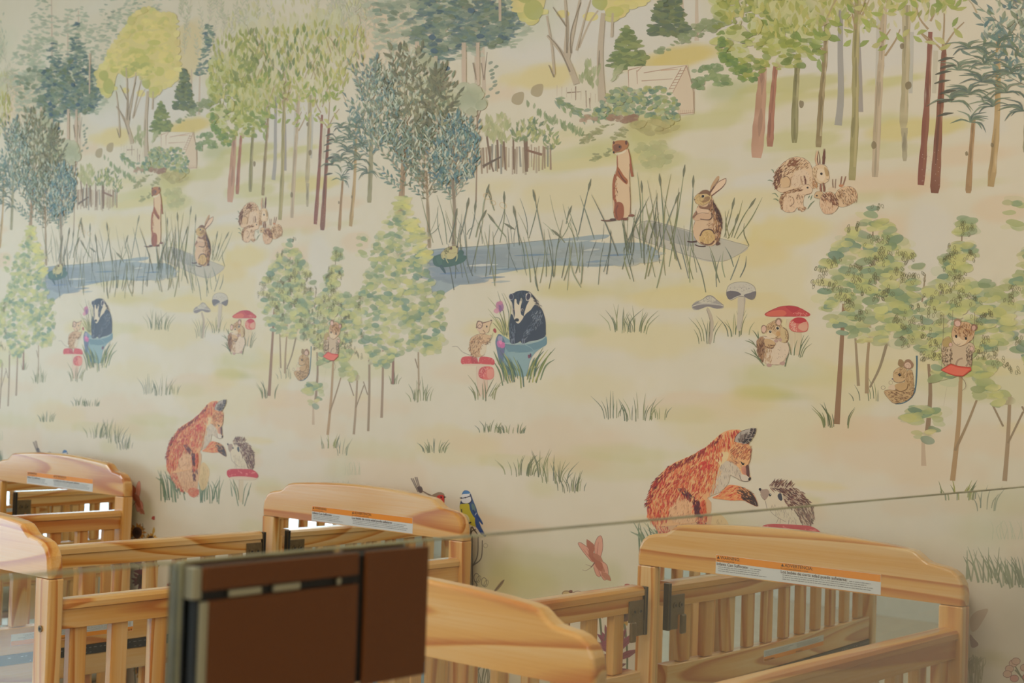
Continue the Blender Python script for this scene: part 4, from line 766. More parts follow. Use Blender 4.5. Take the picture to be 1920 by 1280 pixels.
# ---- grey field mushrooms
fr(960, 500, 4)
poly([(1700, 220), (1752, 220), (1748, 300), (1720, 468), (1690, 460), (1695, 320)], (178, 164, 142), .95); stroke([(1745, 230), (1742, 330), (1715, 465)], 7, 4, (150, 136, 116), .7)
poly([(1610, 190), (1630, 140), (1680, 118), (1760, 118), (1815, 145), (1832, 190), (1822, 235), (1780, 245), (1720, 215), (1660, 248), (1620, 235)], (180, 170, 150), 1)
poly([(1612, 190), (1650, 180), (1700, 190), (1720, 210), (1680, 225), (1640, 245), (1615, 225)], (84, 76, 80), .85); poly([(1740, 215), (1790, 195), (1832, 185), (1825, 230), (1790, 245)], (88, 80, 84), .8)
stroke([(1610, 200), (1625, 145), (1680, 117), (1760, 117), (1818, 148), (1832, 195)], 2.5, 2.5, (80, 70, 70), .8); stroke([(1620, 235), (1650, 250), (1700, 225), (1745, 225), (1800, 248), (1825, 232)], 3, 3, (90, 80, 76), .8)
poly([(1462, 318), (1482, 318), (1515, 420), (1498, 568), (1478, 562), (1490, 430)], (170, 154, 130), .95); stroke([(1462, 320), (1490, 420), (1480, 560)], 4, 3, (120, 104, 88), .8)
poly([(1352, 292), (1380, 262), (1430, 245), (1470, 216), (1510, 220), (1545, 255), (1588, 288), (1580, 312), (1520, 312), (1470, 300), (1400, 322), (1362, 320)], (150, 140, 128), 1); poly([(1400, 262), (1450, 235), (1500, 222), (1530, 255), (1470, 275)], (182, 172, 150), .9)
poly([(1358, 300), (1440, 285), (1540, 290), (1585, 298), (1540, 315), (1470, 296), (1400, 322)], (118, 108, 104), .9); stroke([(1356, 296), (1440, 274), (1530, 280), (1586, 292)], 4, 3, (196, 186, 164), .9); stroke([(1352, 292), (1430, 245), (1480, 215), (1540, 250), (1588, 288)], 2.5, 2.5, (84, 74, 72), .8)
for k in range(40): blob(*sample([(1440, 240), (1500, 222), (1530, 262), (1420, 270)], 1)[0], 2, 2, (100, 92, 88), .8, n=5)
for k in range(50): blob(*sample([(1640, 150), (1780, 130), (1820, 190), (1640, 185)], 1)[0], 2, 2, (110, 100, 96), .8, n=5)

# ---- rabbits under the trees
fr(1430, 270, 9.142)
RB = [(120, 80, 52), (150, 108, 72), (96, 60, 42), (176, 136, 94)]
def ear(pts, c1=(196, 160, 124), w_=36):
    stroke(pts, w_*.5, 6, c1, 1, mid=w_); stroke([(p[0]+w_*.3, p[1]) for p in pts], w_*.22, 4, (92, 56, 42), .9, mid=w_*.3); stroke([(p[0]-w_*.35, p[1]) for p in pts], 5, 4, (110, 74, 54), .8)
ear([(945, 370), (925, 260), (945, 110)], w_=62); ear([(1045, 350), (1055, 230), (1062, 80)], (104, 62, 44), 58); stroke([(985, 340), (985, 240), (965, 130)], 26, 6, (110, 70, 50), .9)
fig([(200, 600), (240, 450), (330, 350), (430, 270), (560, 220), (700, 240), (800, 310), (850, 410), (870, 520), (900, 640), (950, 720), (880, 760), (700, 760), (400, 830), (290, 820), (220, 740)], (200, 170, 134))
poly([(560, 480), (700, 440), (800, 520), (780, 700), (600, 740), (480, 700)], (200, 174, 144), .8)
fur([(200, 600), (240, 450), (430, 270), (560, 220), (700, 240), (840, 380), (700, 420), (520, 480), (380, 560), (300, 800), (220, 740)], 260, lambda x, y: 2.4, 44, 10, RB)
fur([(200, 600), (260, 440), (330, 400), (330, 560), (260, 740), (220, 730)], 80, lambda x, y: 1.9, 50, 14, [(90, 52, 38), (112, 66, 46)])
fur([(420, 300), (560, 240), (640, 330), (500, 380)], 50, lambda x, y: 2.6, 50, 14, [(126, 78, 50)])
blob(400, 660, 90, 100, (192, 158, 116), .9); stroke([(350, 570), (430, 560), (485, 640), (460, 740)], 12, 7, (104, 70, 48), .85)
fig([(860, 430), (900, 380), (1000, 350), (1090, 380), (1130, 460), (1150, 560), (1140, 620), (1080, 670), (990, 680), (920, 640), (870, 560)], (200, 172, 134)); poly([(960, 430), (1050, 440), (1080, 560), (1030, 640), (950, 600), (930, 500)], (206, 182, 150), .9); poly([(1060, 400), (1120, 440), (1140, 540), (1090, 540)], (168, 134, 86), .8)
fur([(870, 430), (940, 390), (930, 500), (900, 620)], 40, lambda x, y: 1.4, 30, 8, [(150, 112, 72)]); blob(1012, 512, 20, 22, (40, 26, 24), 1); stroke([(1100, 600), (1125, 610), (1150, 590)], 5, 4, K, .9); stroke([(880, 570), (930, 650), (1000, 682), (1080, 670)], 4, 4, (130, 96, 70), .8)
fur([(860, 580), (960, 690), (900, 750), (850, 680)], 40, lambda x, y: 1.2, 34, 12, [(176, 124, 76), (140, 96, 62)])
ear([(690, 700), (665, 620), (665, 550)], w_=32); ear([(740, 690), (735, 610), (715, 540)], (110, 70, 54), 34)
fig([(300, 960), (330, 880), (420, 810), (560, 770), (660, 740), (720, 700), (800, 700), (855, 770), (830, 850), (740, 870), (710, 940), (700, 1040), (740, 1110), (680, 1160), (600, 1090), (540, 1160), (400, 1165), (330, 1090)], (202, 172, 138))
fur([(300, 960), (330, 880), (420, 810), (660, 750), (700, 800), (500, 830), (370, 900), (350, 1100)], 130, lambda x, y: 2.8 if y < 870 else 1.9, 44, 10, RB)
stroke([(460, 900), (530, 930), (540, 1010), (480, 1070)], 9, 14, (92, 60, 44), .85); fur([(580, 860), (700, 860), (700, 1000), (620, 1000)], 40, lambda x, y: 1.8, 36, 8, RB[1:]); fur([(600, 1080), (740, 1080), (700, 1150), (620, 1130)], 26, lambda x, y: 1.0, 40, 10, RB)
blob(776, 748, 17, 17, (30, 22, 22), 1); stroke([(690, 860), (760, 872), (850, 830)], 4, 4, (150, 110, 80), .8)
poly([(1120, 790), (1160, 740), (1230, 730), (1270, 800), (1200, 830)], (196, 172, 140), .9); ear([(1215, 750), (1205, 680), (1205, 600)], (160, 136, 110), 26); ear([(1250, 760), (1250, 680), (1258, 600)], (160, 136, 110), 22); ear([(1340, 700), (1350, 620), (1362, 550)], (150, 110, 84), 28); ear([(1385, 700), (1410, 620), (1430, 550)], (150, 110, 84), 28)
fig([(1270, 820), (1340, 760), (1450, 725), (1560, 750), (1620, 840), (1630, 930), (1560, 1010), (1400, 1080), (1300, 1060), (1240, 940)], (198, 166, 128)); fur([(1270, 820), (1450, 730), (1570, 760), (1620, 860), (1600, 960), (1420, 1040), (1320, 940)], 150, lambda x, y: 1.2, 44, 10, RB); ring(1455, 1030, 36, 34, 4, (150, 130, 110), .8); ring(1598, 975, 30, 34, 4, (150, 130, 110), .8)
stroke([(1450, 790), (1510, 870), (1490, 980)], 8, 6, (206, 180, 146), .9); blob(1350, 715, 40, 24, (176, 112, 72), .9)
ear([(1010, 830), (1000, 760), (1000, 680)], (140, 92, 68), 40); ear([(1060, 820), (1060, 750), (1040, 660)], (140, 92, 68), 44)
fig([(890, 880), (930, 820), (1000, 810), (1060, 860), (1020, 940), (940, 930), (900, 920)], (188, 156, 114)); blob(935, 885, 14, 15, (36, 26, 24), 1)
fig([(1000, 920), (1050, 850), (1150, 820), (1240, 860), (1290, 960), (1300, 1080), (1220, 1180), (1080, 1200), (1010, 1120), (985, 1020)], (200, 168, 134))
fur([(1000, 930), (1050, 850), (1150, 820), (1240, 860), (1290, 1000), (1240, 1060), (1120, 940), (1040, 960)], 130, lambda x, y: 1.0, 50, 13, [(110, 66, 46), (90, 52, 40), (150, 100, 68)]); fur([(880, 560), (700, 440), (560, 480), (480, 560), (500, 700), (780, 700)], 60, lambda x, y: 2.2, 40, 6, [(150, 110, 78), (170, 128, 92), (206, 176, 140)])
fur([(330, 900), (500, 830), (560, 1100), (380, 1140)], 60, lambda x, y: 1.7, 40, 7, [(160, 118, 82), (206, 176, 140)])
fur([(1010, 960), (1200, 960), (1200, 1150), (1060, 1170)], 60, lambda x, y: 1.3, 50, 8, [(176, 130, 92), (150, 104, 76), (206, 170, 134)])
for s in [[(780, 1110), (830, 1030), (900, 970)], [(790, 930), (810, 880)], [(825, 960), (855, 870)], [(270, 910), (220, 850), (165, 855)], [(280, 980), (240, 945), (190, 945)], [(180, 640), (130, 620), (90, 625)], [(195, 490), (180, 450), (150, 440)]]: stroke(s, 12, 5, (98, 112, 82), .85, mid=20)

# ---- stoat and hare by the pond
fr(960, 220, 4)
fig([(790, 290), (830, 270), (875, 240), (890, 330), (885, 430), (888, 520), (893, 640), (888, 730), (850, 760), (800, 770), (770, 740), (762, 640), (760, 520), (775, 430), (790, 380)], (198, 168, 130))
for s, w0, w1 in [([(794, 290), (796, 380), (782, 440)], 5, 10), ([(782, 430), (768, 500), (770, 600), (782, 640), (775, 720)], 22, 16), ([(875, 235), (890, 300), (896, 360)], 5, 12), ([(893, 350), (900, 400), (908, 445)], 18, 18)]: stroke(s, w0, w1, (142, 76, 42), .95)
poly([(795, 370), (820, 400), (845, 440), (872, 470), (868, 502), (845, 490), (810, 455), (790, 430)], (150, 84, 44), 1); stroke([(800, 400), (830, 455), (862, 490)], 8, 12, (92, 46, 30), .8)
poly([(782, 650), (810, 635), (838, 655), (845, 710), (835, 760), (800, 772), (772, 740)], (140, 76, 44), 1); stroke([(800, 660), (785, 700), (795, 760)], 10, 10, (104, 54, 34), .7)
poly([(758, 205), (775, 182), (820, 172), (862, 178), (878, 200), (868, 230), (835, 255), (790, 262), (768, 275), (758, 240)], (158, 104, 60), 1); poly([(765, 215), (800, 200), (830, 220), (810, 250), (775, 255)], (104, 62, 42), .75)
blob(812, 222, 7, 8, (24, 18, 18), 1); blob(768, 262, 7, 8, (30, 22, 22), 1); blob(862, 190, 10, 16, (92, 50, 32), 1); blob(768, 190, 8, 12, (92, 50, 32), 1); poly([(775, 270), (820, 262), (862, 240), (850, 265), (800, 282)], (206, 188, 158), .9)
stroke([(672, 772), (720, 776), (785, 765)], 6, 18, (96, 62, 44), .9); blob(762, 766, 24, 9, (70, 44, 34), .9); blob(848, 762, 26, 10, (112, 62, 42), .95); blob(902, 735, 24, 10, (112, 62, 42), .95); stroke([(885, 520), (893, 640), (888, 730)], 3, 3, (130, 84, 60), .8)
fur([(775, 450), (795, 480), (785, 640), (765, 600)], 30, lambda x, y: 1.5, 20, 4, [(110, 56, 34), (166, 96, 54)])
fr(1280, 320, 8)
poly([(410, 330), (430, 230), (480, 140), (530, 80), (555, 90), (545, 150), (500, 220), (440, 300)], (172, 136, 98), 1); stroke([(415, 320), (470, 240), (550, 130)], 14, 8, (82, 50, 38), .9)
poly([(410, 360), (450, 290), (500, 200), (570, 140), (650, 112), (650, 180), (600, 250), (530, 320), (450, 380)], (204, 174, 142), 1); stroke([(410, 350), (470, 260), (540, 170), (655, 112)], 12, 9, (92, 58, 44), .9); stroke([(430, 385), (500, 330), (590, 260), (650, 180), (655, 115)], 20, 7, (96, 60, 46), .9)
fig([(160, 860), (190, 760), (170, 730), (155, 690), (210, 590), (240, 520), (300, 480), (440, 400), (480, 500), (550, 600), (585, 700), (588, 820), (570, 950), (540, 1060), (480, 1110), (420, 1130), (280, 1100), (210, 1040), (170, 960)], (194, 162, 126))
fur([(440, 410), (490, 500), (550, 600), (588, 720), (585, 860), (545, 1050), (500, 1080), (510, 900), (480, 760), (440, 600), (360, 560), (400, 480)], 300, lambda x, y: 1.5, 42, 10, [(96, 58, 38), (126, 82, 52), (72, 42, 34), (170, 124, 82)])
fur([(440, 410), (490, 500), (560, 610), (590, 720), (590, 850), (560, 760), (500, 600)], 110, lambda x, y: 1.2, 40, 12, [(62, 40, 34), (84, 52, 40)])
fur([(380, 740), (500, 700), (520, 900), (400, 880)], 60, lambda x, y: 1.6, 34, 9, [(130, 84, 54), (176, 134, 90)])
fig([(185, 400), (230, 350), (300, 300), (370, 292), (420, 330), (440, 400), (410, 460), (350, 505), (280, 520), (215, 495), (190, 460)], (186, 156, 104)); poly([(240, 350), (330, 292), (410, 310), (420, 380), (370, 350), (300, 350)], (104, 68, 46), .85); poly([(340, 400), (410, 390), (400, 450), (300, 480)], (120, 84, 54), .7)
fur([(200, 400), (260, 350), (330, 400), (350, 480), (240, 490)], 50, lambda x, y: .5, 30, 6, [(150, 118, 70), (196, 166, 112)])
blob(318, 385, 26, 27, (206, 180, 140), 1); blob(314, 385, 20, 21, (34, 22, 22), 1); blob(188, 435, 12, 8, (70, 46, 40), .95); stroke([(182, 440), (195, 470), (215, 490)], 4, 4, (120, 90, 70), .8)
poly([(250, 525), (340, 545), (420, 500), (440, 540), (380, 580), (280, 570)], (110, 72, 50), .8); poly([(220, 560), (300, 575), (400, 590), (380, 640), (260, 650), (210, 620)], (200, 168, 136), .9)
poly([(155, 690), (210, 610), (230, 650), (190, 720)], (150, 112, 84), 1); poly([(180, 720), (230, 660), (330, 640), (420, 640), (440, 700), (400, 740), (300, 735), (200, 750)], (188, 152, 118), 1); stroke([(440, 630), (445, 700), (390, 738), (270, 725)], 16, 12, (78, 48, 38), .9); stroke([(210, 600), (215, 650), (160, 700)], 8, 10, (84, 54, 42), .85); stroke([(225, 650), (300, 632), (400, 640)], 6, 5, (90, 58, 44), .85)
poly([(265, 970), (300, 910), (370, 880), (450, 900), (490, 960), (485, 1040), (430, 1110), (300, 1100), (260, 1040)], (186, 152, 96), 1); stroke([(270, 980), (310, 905), (380, 880), (450, 895), (485, 950)], 20, 18, (78, 48, 38), .9); stroke([(275, 1070), (350, 1105), (430, 1100), (480, 1050)], 22, 18, (96, 60, 44), .85); fur([(300, 920), (440, 920), (450, 1060), (300, 1060)], 50, lambda x, y: 1.5, 34, 6, [(150, 114, 68), (204, 174, 124)])
stroke([(75, 1060), (140, 1070), (220, 1060)], 16, 30, (66, 42, 36), .9); stroke([(190, 1110), (260, 1135), (350, 1135)], 16, 22, (66, 42, 36), .9); blob(535, 1095, 34, 26, (80, 52, 42), .95)

# ---- frog on its lily pad
fr(800, 440, 16)
poly([(195, 760), (230, 660), (330, 610), (450, 580), (700, 560), (950, 520), (1000, 465), (1080, 465), (1130, 520), (1110, 610), (1160, 620), (1215, 650), (1200, 730), (1100, 830), (900, 910), (700, 960), (500, 980), (350, 960), (240, 900)], (62, 88, 76), 1)
poly([(300, 700), (450, 640), (480, 900), (380, 900)], (76, 104, 88), .6); poly([(400, 950), (480, 900), (560, 1060), (580, 1170), (500, 1090)], (58, 78, 80), .95)
fig([(450, 560), (520, 480), (600, 400), (740, 350), (880, 330), (950, 370), (950, 460), (940, 560), (880, 660), (800, 720), (700, 740), (560, 700), (480, 720), (450, 640)], (176, 164, 112))
fur([(520, 480), (620, 390), (720, 370), (680, 480), (620, 570), (560, 560)], 60, lambda x, y: .4, 34, 16, [(84, 82, 52), (110, 106, 62)])
for s in [[(480, 600), (480, 680), (540, 750)], [(600, 620), (610, 740), (670, 850)], [(930, 580), (930, 700), (890, 800)]]: stroke(s, 50, 24, (160, 158, 116), 1)
blob(755, 405, 34, 40, (84, 44, 32), .95); blob(930, 365, 28, 34, (70, 56, 40), .95); stroke([(680, 540), (800, 555), (930, 520)], 10, 8, (140, 116, 84), .8); stroke([(560, 480), (580, 560), (560, 640)], 12, 10, (110, 98, 64), .8)

# ---- mice on their swings
fr(1640, 560, 6.095)
for s in [[(795, 170), (785, 500), (770, 800)], [(900, 130), (893, 250)], [(1150, 150), (1140, 400), (1112, 780)]]: stroke(s, 4, 4, (96, 80, 66), .9)
fig([(770, 560), (790, 470), (850, 430), (900, 480), (1000, 520), (1090, 500), (1140, 530), (1150, 590), (1120, 640), (1112, 740), (1080, 780), (960, 770), (880, 740), (820, 760), (780, 720)], (184, 160, 128))
fur([(775, 560), (800, 480), (880, 540), (890, 740), (820, 760), (775, 700)], 130, lambda x, y: 1.4, 24, 9, [(84, 68, 52), (110, 86, 62), (150, 124, 88)]); fur([(1060, 540), (1130, 540), (1110, 740), (1060, 700)], 80, lambda x, y: 1.6, 24, 8, [(92, 74, 60), (120, 96, 72)])
poly([(780, 520), (800, 460), (860, 440), (890, 500), (860, 545), (810, 550)], (164, 138, 84), .95)
fig([(885, 400), (910, 310), (960, 275), (1040, 262), (1110, 290), (1150, 360), (1130, 450), (1080, 500), (1000, 540), (960, 530), (900, 470)], (188, 152, 112))
fur([(900, 330), (960, 280), (1040, 265), (1110, 290), (1140, 370), (1080, 420), (1000, 420), (930, 380)], 170, lambda x, y: 1.4, 26, 7, [(128, 80, 46), (150, 98, 58), (104, 64, 40), (180, 134, 86)]); poly([(900, 440), (960, 430), (1010, 470), (1060, 470), (1040, 510), (980, 538), (920, 500)], (206, 182, 146), .9)
blob(950, 275, 44, 46, (150, 116, 90), 1, -.3); blob(955, 285, 30, 34, (198, 160, 140), 1); blob(1145, 330, 34, 42, (130, 94, 72), 1); blob(1140, 335, 20, 28, (186, 146, 124), 1)
for x, y in [(938, 430), (1050, 452)]: blob(x, y, 13, 17, (24, 18, 20), 1, -.2)
stroke([(950, 515), (968, 525), (985, 512)], 4, 3, K, .9); stroke([(895, 480), (930, 520), (980, 542), (1050, 520), (1110, 470)], 4, 3, (110, 80, 60), .8)
for x, y in [(873, 525), (1115, 570)]: blob(x, y, 20, 24, (196, 160, 140), 1); ring(x, y, 20, 24, 3, (120, 84, 66), .8)
for s in [[(935, 755), (960, 700), (1010, 680)], [(1050, 770), (1080, 730), (1090, 700)]]: stroke(s, 22, 18, (150, 124, 100), .9)
poly([(765, 812), (878, 745), (960, 770), (1110, 785), (1110, 815), (1020, 882), (930, 880), (850, 855)], (190, 66, 48), 1, smooth=False); poly([(775, 815), (878, 758), (960, 785), (1104, 800), (1015, 876), (935, 872), (850, 845)], (206, 98, 74), .9, smooth=False)
lines([[(765, 812), (878, 745), (960, 768), (1110, 782)], [(765, 815), (850, 856), (935, 882), (1020, 884), (1110, 818)]], 5, (140, 40, 34), .9)
stroke([(985, 885), (1040, 950), (1045, 1010), (1005, 1050)], 6, 4, (120, 92, 70), .9); stroke([(880, 560), (876, 740)], 4, 4, (110, 90, 72), .9)
stroke([(485, 650), (485, 800), (468, 1030), (420, 1130), (330, 1190), (240, 1200)], 22, 10, (66, 92, 102), .95, n=6)
fig([(110, 1060), (170, 1040), (260, 1040), (340, 960), (350, 920), (380, 820), (430, 820), (445, 900), (450, 1000), (440, 1090), (390, 1150), (320, 1180), (230, 1195), (160, 1140)], (178, 146, 102))
fur([(115, 1065), (260, 1050), (380, 1040), (440, 960), (440, 1090), (320, 1180), (220, 1190)], 150, lambda x, y: .2, 26, 8, [(116, 82, 50), (140, 102, 64), (96, 66, 44), (196, 164, 118)]); fur([(370, 840), (440, 840), (448, 980), (380, 960)], 60, lambda x, y: 1.6, 26, 7, [(140, 104, 64), (160, 124, 80)])
fig([(215, 900), (220, 840), (260, 795), (320, 780), (370, 810), (365, 900), (320, 950), (260, 955), (225, 935)], (184, 152, 108)); fur([(225, 850), (300, 785), (365, 820), (350, 900), (260, 870)], 60, lambda x, y: 2.4, 22, 6, [(140, 108, 66), (160, 126, 80)])
poly([(160, 1010), (200, 980), (250, 1000), (240, 1040), (170, 1035)], (198, 172, 140), .95); poly([(235, 985), (300, 960), (370, 960), (380, 1020), (320, 1060), (260, 1045)], (176, 142, 96), 1); stroke([(240, 1030), (300, 1060), (370, 1030), (385, 970)], 12, 8, (110, 78, 48), .85)
blob(303, 735, 36, 46, (140, 112, 74), 1); blob(388, 750, 54, 52, (140, 106, 78), 1); blob(384, 760, 38, 38, (196, 164, 138), 1); ring(380, 770, 20, 24, 4, (150, 116, 92), .8); blob(290, 868, 17, 17, (40, 24, 22), 1); blob(294, 862, 4, 4, (210, 190, 170), 1); blob(208, 915, 9, 9, (110, 96, 104), .95)
ring(100, 1015, 24, 20, 4, (120, 96, 80), .9); ring(188, 958, 22, 22, 3, (140, 112, 92), .8); stroke([(215, 935), (260, 958), (330, 945)], 4, 3, (110, 84, 64), .8)

# ---- robin and blue tit
fr(700, 890, 6.4)
for x0, x1 in [(458, 540), (480, 552), (505, 565), (525, 580)]: stroke([(x0, 40 if x0 < 500 else 26), (x1, 205)], 16, 12, (132, 112, 92), .8); stroke([(x0, 40 if x0 < 500 else 26), (x1, 205)], 4, 5, (62, 46, 40), .9)
poly([(530, 150), (580, 140), (600, 200), (560, 214)], (70, 52, 44), .9); stroke([(590, 190), (650, 226), (700, 250)], 12, 20, (110, 92, 74), .9)
poly([(700, 245), (760, 215), (800, 206), (845, 220), (862, 260), (855, 350), (840, 420), (760, 480), (690, 470), (640, 380), (640, 280)], (134, 112, 88), 1)
poly([(765, 265), (800, 240), (845, 245), (856, 300), (852, 360), (800, 400), (760, 340)], (184, 52, 44), 1); poly([(750, 360), (850, 370), (820, 470), (740, 480)], (186, 166, 140), .9)
poly([(850, 252), (882, 265), (852, 280)], (40, 32, 34), 1, smooth=False); blob(818, 268, 10, 11, (24, 20, 22), 1)
poly([(1070, 220), (1090, 190), (1120, 185), (1150, 195), (1175, 230), (1200, 300), (1240, 400), (1260, 470), (1300, 540), (1322, 590), (1305, 592), (1275, 560), (1300, 630), (1336, 700), (1330, 735), (1300, 720), (1250, 640), (1225, 620), (1180, 600), (1110, 560), (1060, 480), (1040, 400), (1042, 350), (1060, 300), (1062, 250)], (48, 78, 116), 1)
poly([(1062, 240), (1130, 228), (1170, 225), (1178, 300), (1150, 335), (1090, 338), (1062, 310)], (196, 192, 186), 1); poly([(1075, 225), (1095, 195), (1120, 187), (1148, 197), (1160, 222), (1120, 228)], (56, 104, 148), 1)
stroke([(1065, 280), (1110, 272), (1172, 252)], 9, 12, (30, 34, 52), .95); blob(1108, 272, 10, 10, (20, 20, 24), 1); poly([(1036, 276), (1066, 266), (1068, 290)], (28, 26, 32), 1, smooth=False); stroke([(1050, 320), (1080, 345), (1150, 342), (1185, 300), (1165, 230)], 12, 14, (34, 40, 66), .95)
poly([(1045, 355), (1090, 348), (1150, 348), (1165, 420), (1200, 490), (1240, 540), (1238, 615), (1190, 610), (1120, 560), (1065, 480), (1042, 410)], (172, 160, 52), 1); poly([(1075, 470), (1130, 480), (1160, 540), (1140, 600), (1110, 560)], (190, 180, 140), .9); stroke([(1062, 410), (1075, 490), (1112, 560)], 12, 12, (36, 38, 60), .95)
poly([(1180, 350), (1215, 360), (1230, 430), (1200, 440)], (92, 116, 108), .9); stroke([(1200, 420), (1240, 480), (1310, 585)], 20, 10, (34, 56, 104), .9); stroke([(1225, 490), (1240, 455)], 7, 7, (200, 204, 204), .9); stroke([(1240, 480), (1245, 600), (1330, 725)], 26, 30, (40, 66, 124), .9); stroke([(1120, 610), (1150, 580), (1180, 570)], 14, 18, (44, 40, 50), .95)
# ---- flowers, butterflies and stems at the foot of the wall
fr()
PK, PU, MR = (180, 104, 92), (140, 92, 112), (116, 52, 66)
def butterfly(x, y):
    fr(x-55, y-55, 5.0)
    for pg in ([(255, 300), (180, 220), (120, 130), (150, 120), (240, 190), (275, 270)], [(290, 270), (270, 160), (300, 70), (340, 60), (350, 170), (320, 270)], [(280, 310), (330, 290), (390, 330), (400, 420), (370, 470), (330, 420)], [(260, 320), (290, 330), (330, 430), (290, 420)]):
        poly(pg, (196, 128, 104), .85); stroke(cr(pg, 3, True), 5, 5, (128, 74, 62), .8, n=1)
    for s in [[(265, 300), (170, 180)], [(290, 270), (310, 110)], [(300, 320), (370, 430)], [(260, 280), (200, 170)]]: stroke(s, 8, 3, (156, 72, 60), .8)
    stroke([(300, 250), (270, 310), (240, 350)], 16, 8, (110, 64, 54), .9); lines([[(245, 340), (190, 320)], [(240, 350), (190, 380), (160, 370)]], 4, (110, 70, 60)); fr()
butterfly(1112, 1048)
poly([(1051, 1112), (1055, 1106), (1066, 1107), (1076, 1112), (1066, 1117), (1054, 1118)], (178, 150, 96), .9); ring(1060, 1112, 9, 5, 1.3, (90, 60, 44), .9); blob(1067, 1108, 4, 3, (100, 50, 40), .95); stroke([(1070, 1111), (1080, 1107), (1091, 1110)], 1.2, .8, (120, 70, 60), .9); blob(1091, 1110, 1.6, 1.6, K, .9)
def petals(x, y, n, L, w_, c, core, r, ph=0, oval=1.0):
    for k in range(n):
        a_ = ph+k*2*math.pi/n+rs.uniform(-.1, .1)
        leaf(x+math.cos(a_)*r*.6, y+math.sin(a_)*r*.6*oval, L*rs.uniform(.85, 1.1), w_, a_, pick([c, tuple(np.array(c)*.85)]), .9)
    blob(x, y, r, r*oval, core, .95, n=12, jit=.06); blob(x, y, r*.5, r*.5*oval, tuple(np.array(core)*.6), .9, n=9)
def stemline(pts, w_=2.4, c=(84, 92, 62)): stroke(pts, w_, w_*.7, c, .9)
# sunflowers (orange) and crimson dahlias
for x, y, s, c in [(258, 998, 1, (176, 116, 40)), (284, 1012, .75, (190, 140, 44)), (266, 1086, 1.2, (110, 52, 58)), (338, 1078, 1.15, (170, 82, 88)), (318, 1100, .5, (160, 60, 60)), (264, 1254, 1, (170, 124, 48)), (250, 1240, .6, (170, 120, 50))]:
    stemline([(x, y), (x+3, y+60), (x-2, y+160)]); petals(x, y, 15, 12*s, 5*s, c, (72, 48, 40), 9*s, oval=1.2)
for x, y in [(256, 940), (262, 952), (254, 926)]: leaf(x, y, 20, 8, -1.9, (150, 76, 50), .9); leaf(x, y, 16, 7, .9, (160, 96, 70), .9)
for x0, y0, a0 in [(1150, 1225, -1.9), (1150, 1225, -1.5), (1150, 1225, -2.3), (1150, 1225, -1.15), (1150, 1225, -2.7), (1150, 1225, -.8), (1150, 1235, -3.0), (1150, 1235, -.4), (1150, 1225, -1.7), (1150, 1225, -2.1), (1150, 1228, -1.3)]:
    leaf(x0, y0, rs.uniform(44, 62), 13, a0, pick([MR, (146, 84, 92), (128, 64, 78)]), .92, bend=.05); stroke([(x0, y0), (x0+math.cos(a0)*48, y0+math.sin(a0)*48)], 1.2, .6, (80, 36, 46), .7)
leaf(1175, 1120, 22, 9, 1.8, (176, 140, 60), .9); blob(1172, 1098, 6, 5, (150, 60, 50), .9)
stemline([(1130, 1200), (1142, 1150), (1136, 1110)], 2); stemline([(1150, 1230), (1152, 1300)], 4)
# inky stems beside the middle crib, pods, snowdrops
IK = (72, 62, 46)
stemline([(882, 1300), (884, 1150), (883, 1000), (890, 994), (896, 1002)], 3, IK); stemline([(884, 1060), (893, 1040), (894, 1005)], 2.4, IK); stemline([(886, 1058), (900, 1045), (902, 1012)], 2.4, IK); stemline([(883, 1010), (885, 996), (893, 992)], 2.4, IK); ring(908, 1022, 4, 4, 1.2, (150, 140, 110), .8)
for x, y in [(891, 1082), (889, 1106), (905, 1090)]: ring(x, y, 5, 8, 1.3, (96, 88, 66), .85); ring(x+4, y+3, 3.5, 7, 1.1, (110, 100, 76), .8, .4)
stroke([(886, 1105), (892, 1096), (887, 1088)], 3, 1, IK, .9); poly([(922, 1110), (928, 1100), (937, 1089), (943, 1086), (940, 1094), (930, 1106)], (132, 108, 76), .95); stroke([(922, 1111), (932, 1099), (943, 1086)], 1.6, 1.4, IK, .9); blob(934, 1114, 5, 2, (110, 86, 64), .9)
for k in range(14): x = 880+rs.uniform(-2, 30); stemline([(x, 1300), (x+rs.uniform(-8, 8), 1270), (x+rs.uniform(-12, 14), 1240)], 2, (100, 100, 70))
# pink blossom twig, feather moth, grass at the right edge
stemline([(1925, 1300), (1912, 1272), (1896, 1254)], 4, (84, 88, 56)); stemline([(1908, 1268), (1898, 1250), (1890, 1240)], 3, (84, 88, 56))
for x, y, c in [(1893, 1242, 0), (1886, 1252, 0), (1898, 1238, 0), (1882, 1262, 0), (1895, 1270, 1), (1914, 1250, 0), (1918, 1268, 2), (1908, 1290, 0)]: blob(x, y, 8, 6.5, [(188, 150, 124), (184, 120, 104), (180, 84, 76)][c], .9, rs.uniform(-1, 1)); ring(x, y, 8, 6.5, 1.2, (116, 70, 60), .85)
poly([(1812, 1160), (1822, 1146), (1840, 1140), (1846, 1142), (1840, 1156), (1826, 1178), (1815, 1182)], (166, 138, 108), .7); poly([(1812, 1188), (1820, 1196), (1828, 1206), (1822, 1212), (1814, 1210)], (128, 88, 72), .9)
for k in range(40): x = rs.uniform(1812, 1835); stroke([(x, rs.uniform(1225, 1290)), (x+rs.uniform(-6, 8), 1240), (x+rs.uniform(-8, 12), rs.uniform(1225, 1240))], 3, .6, (140, 134, 92), .5)
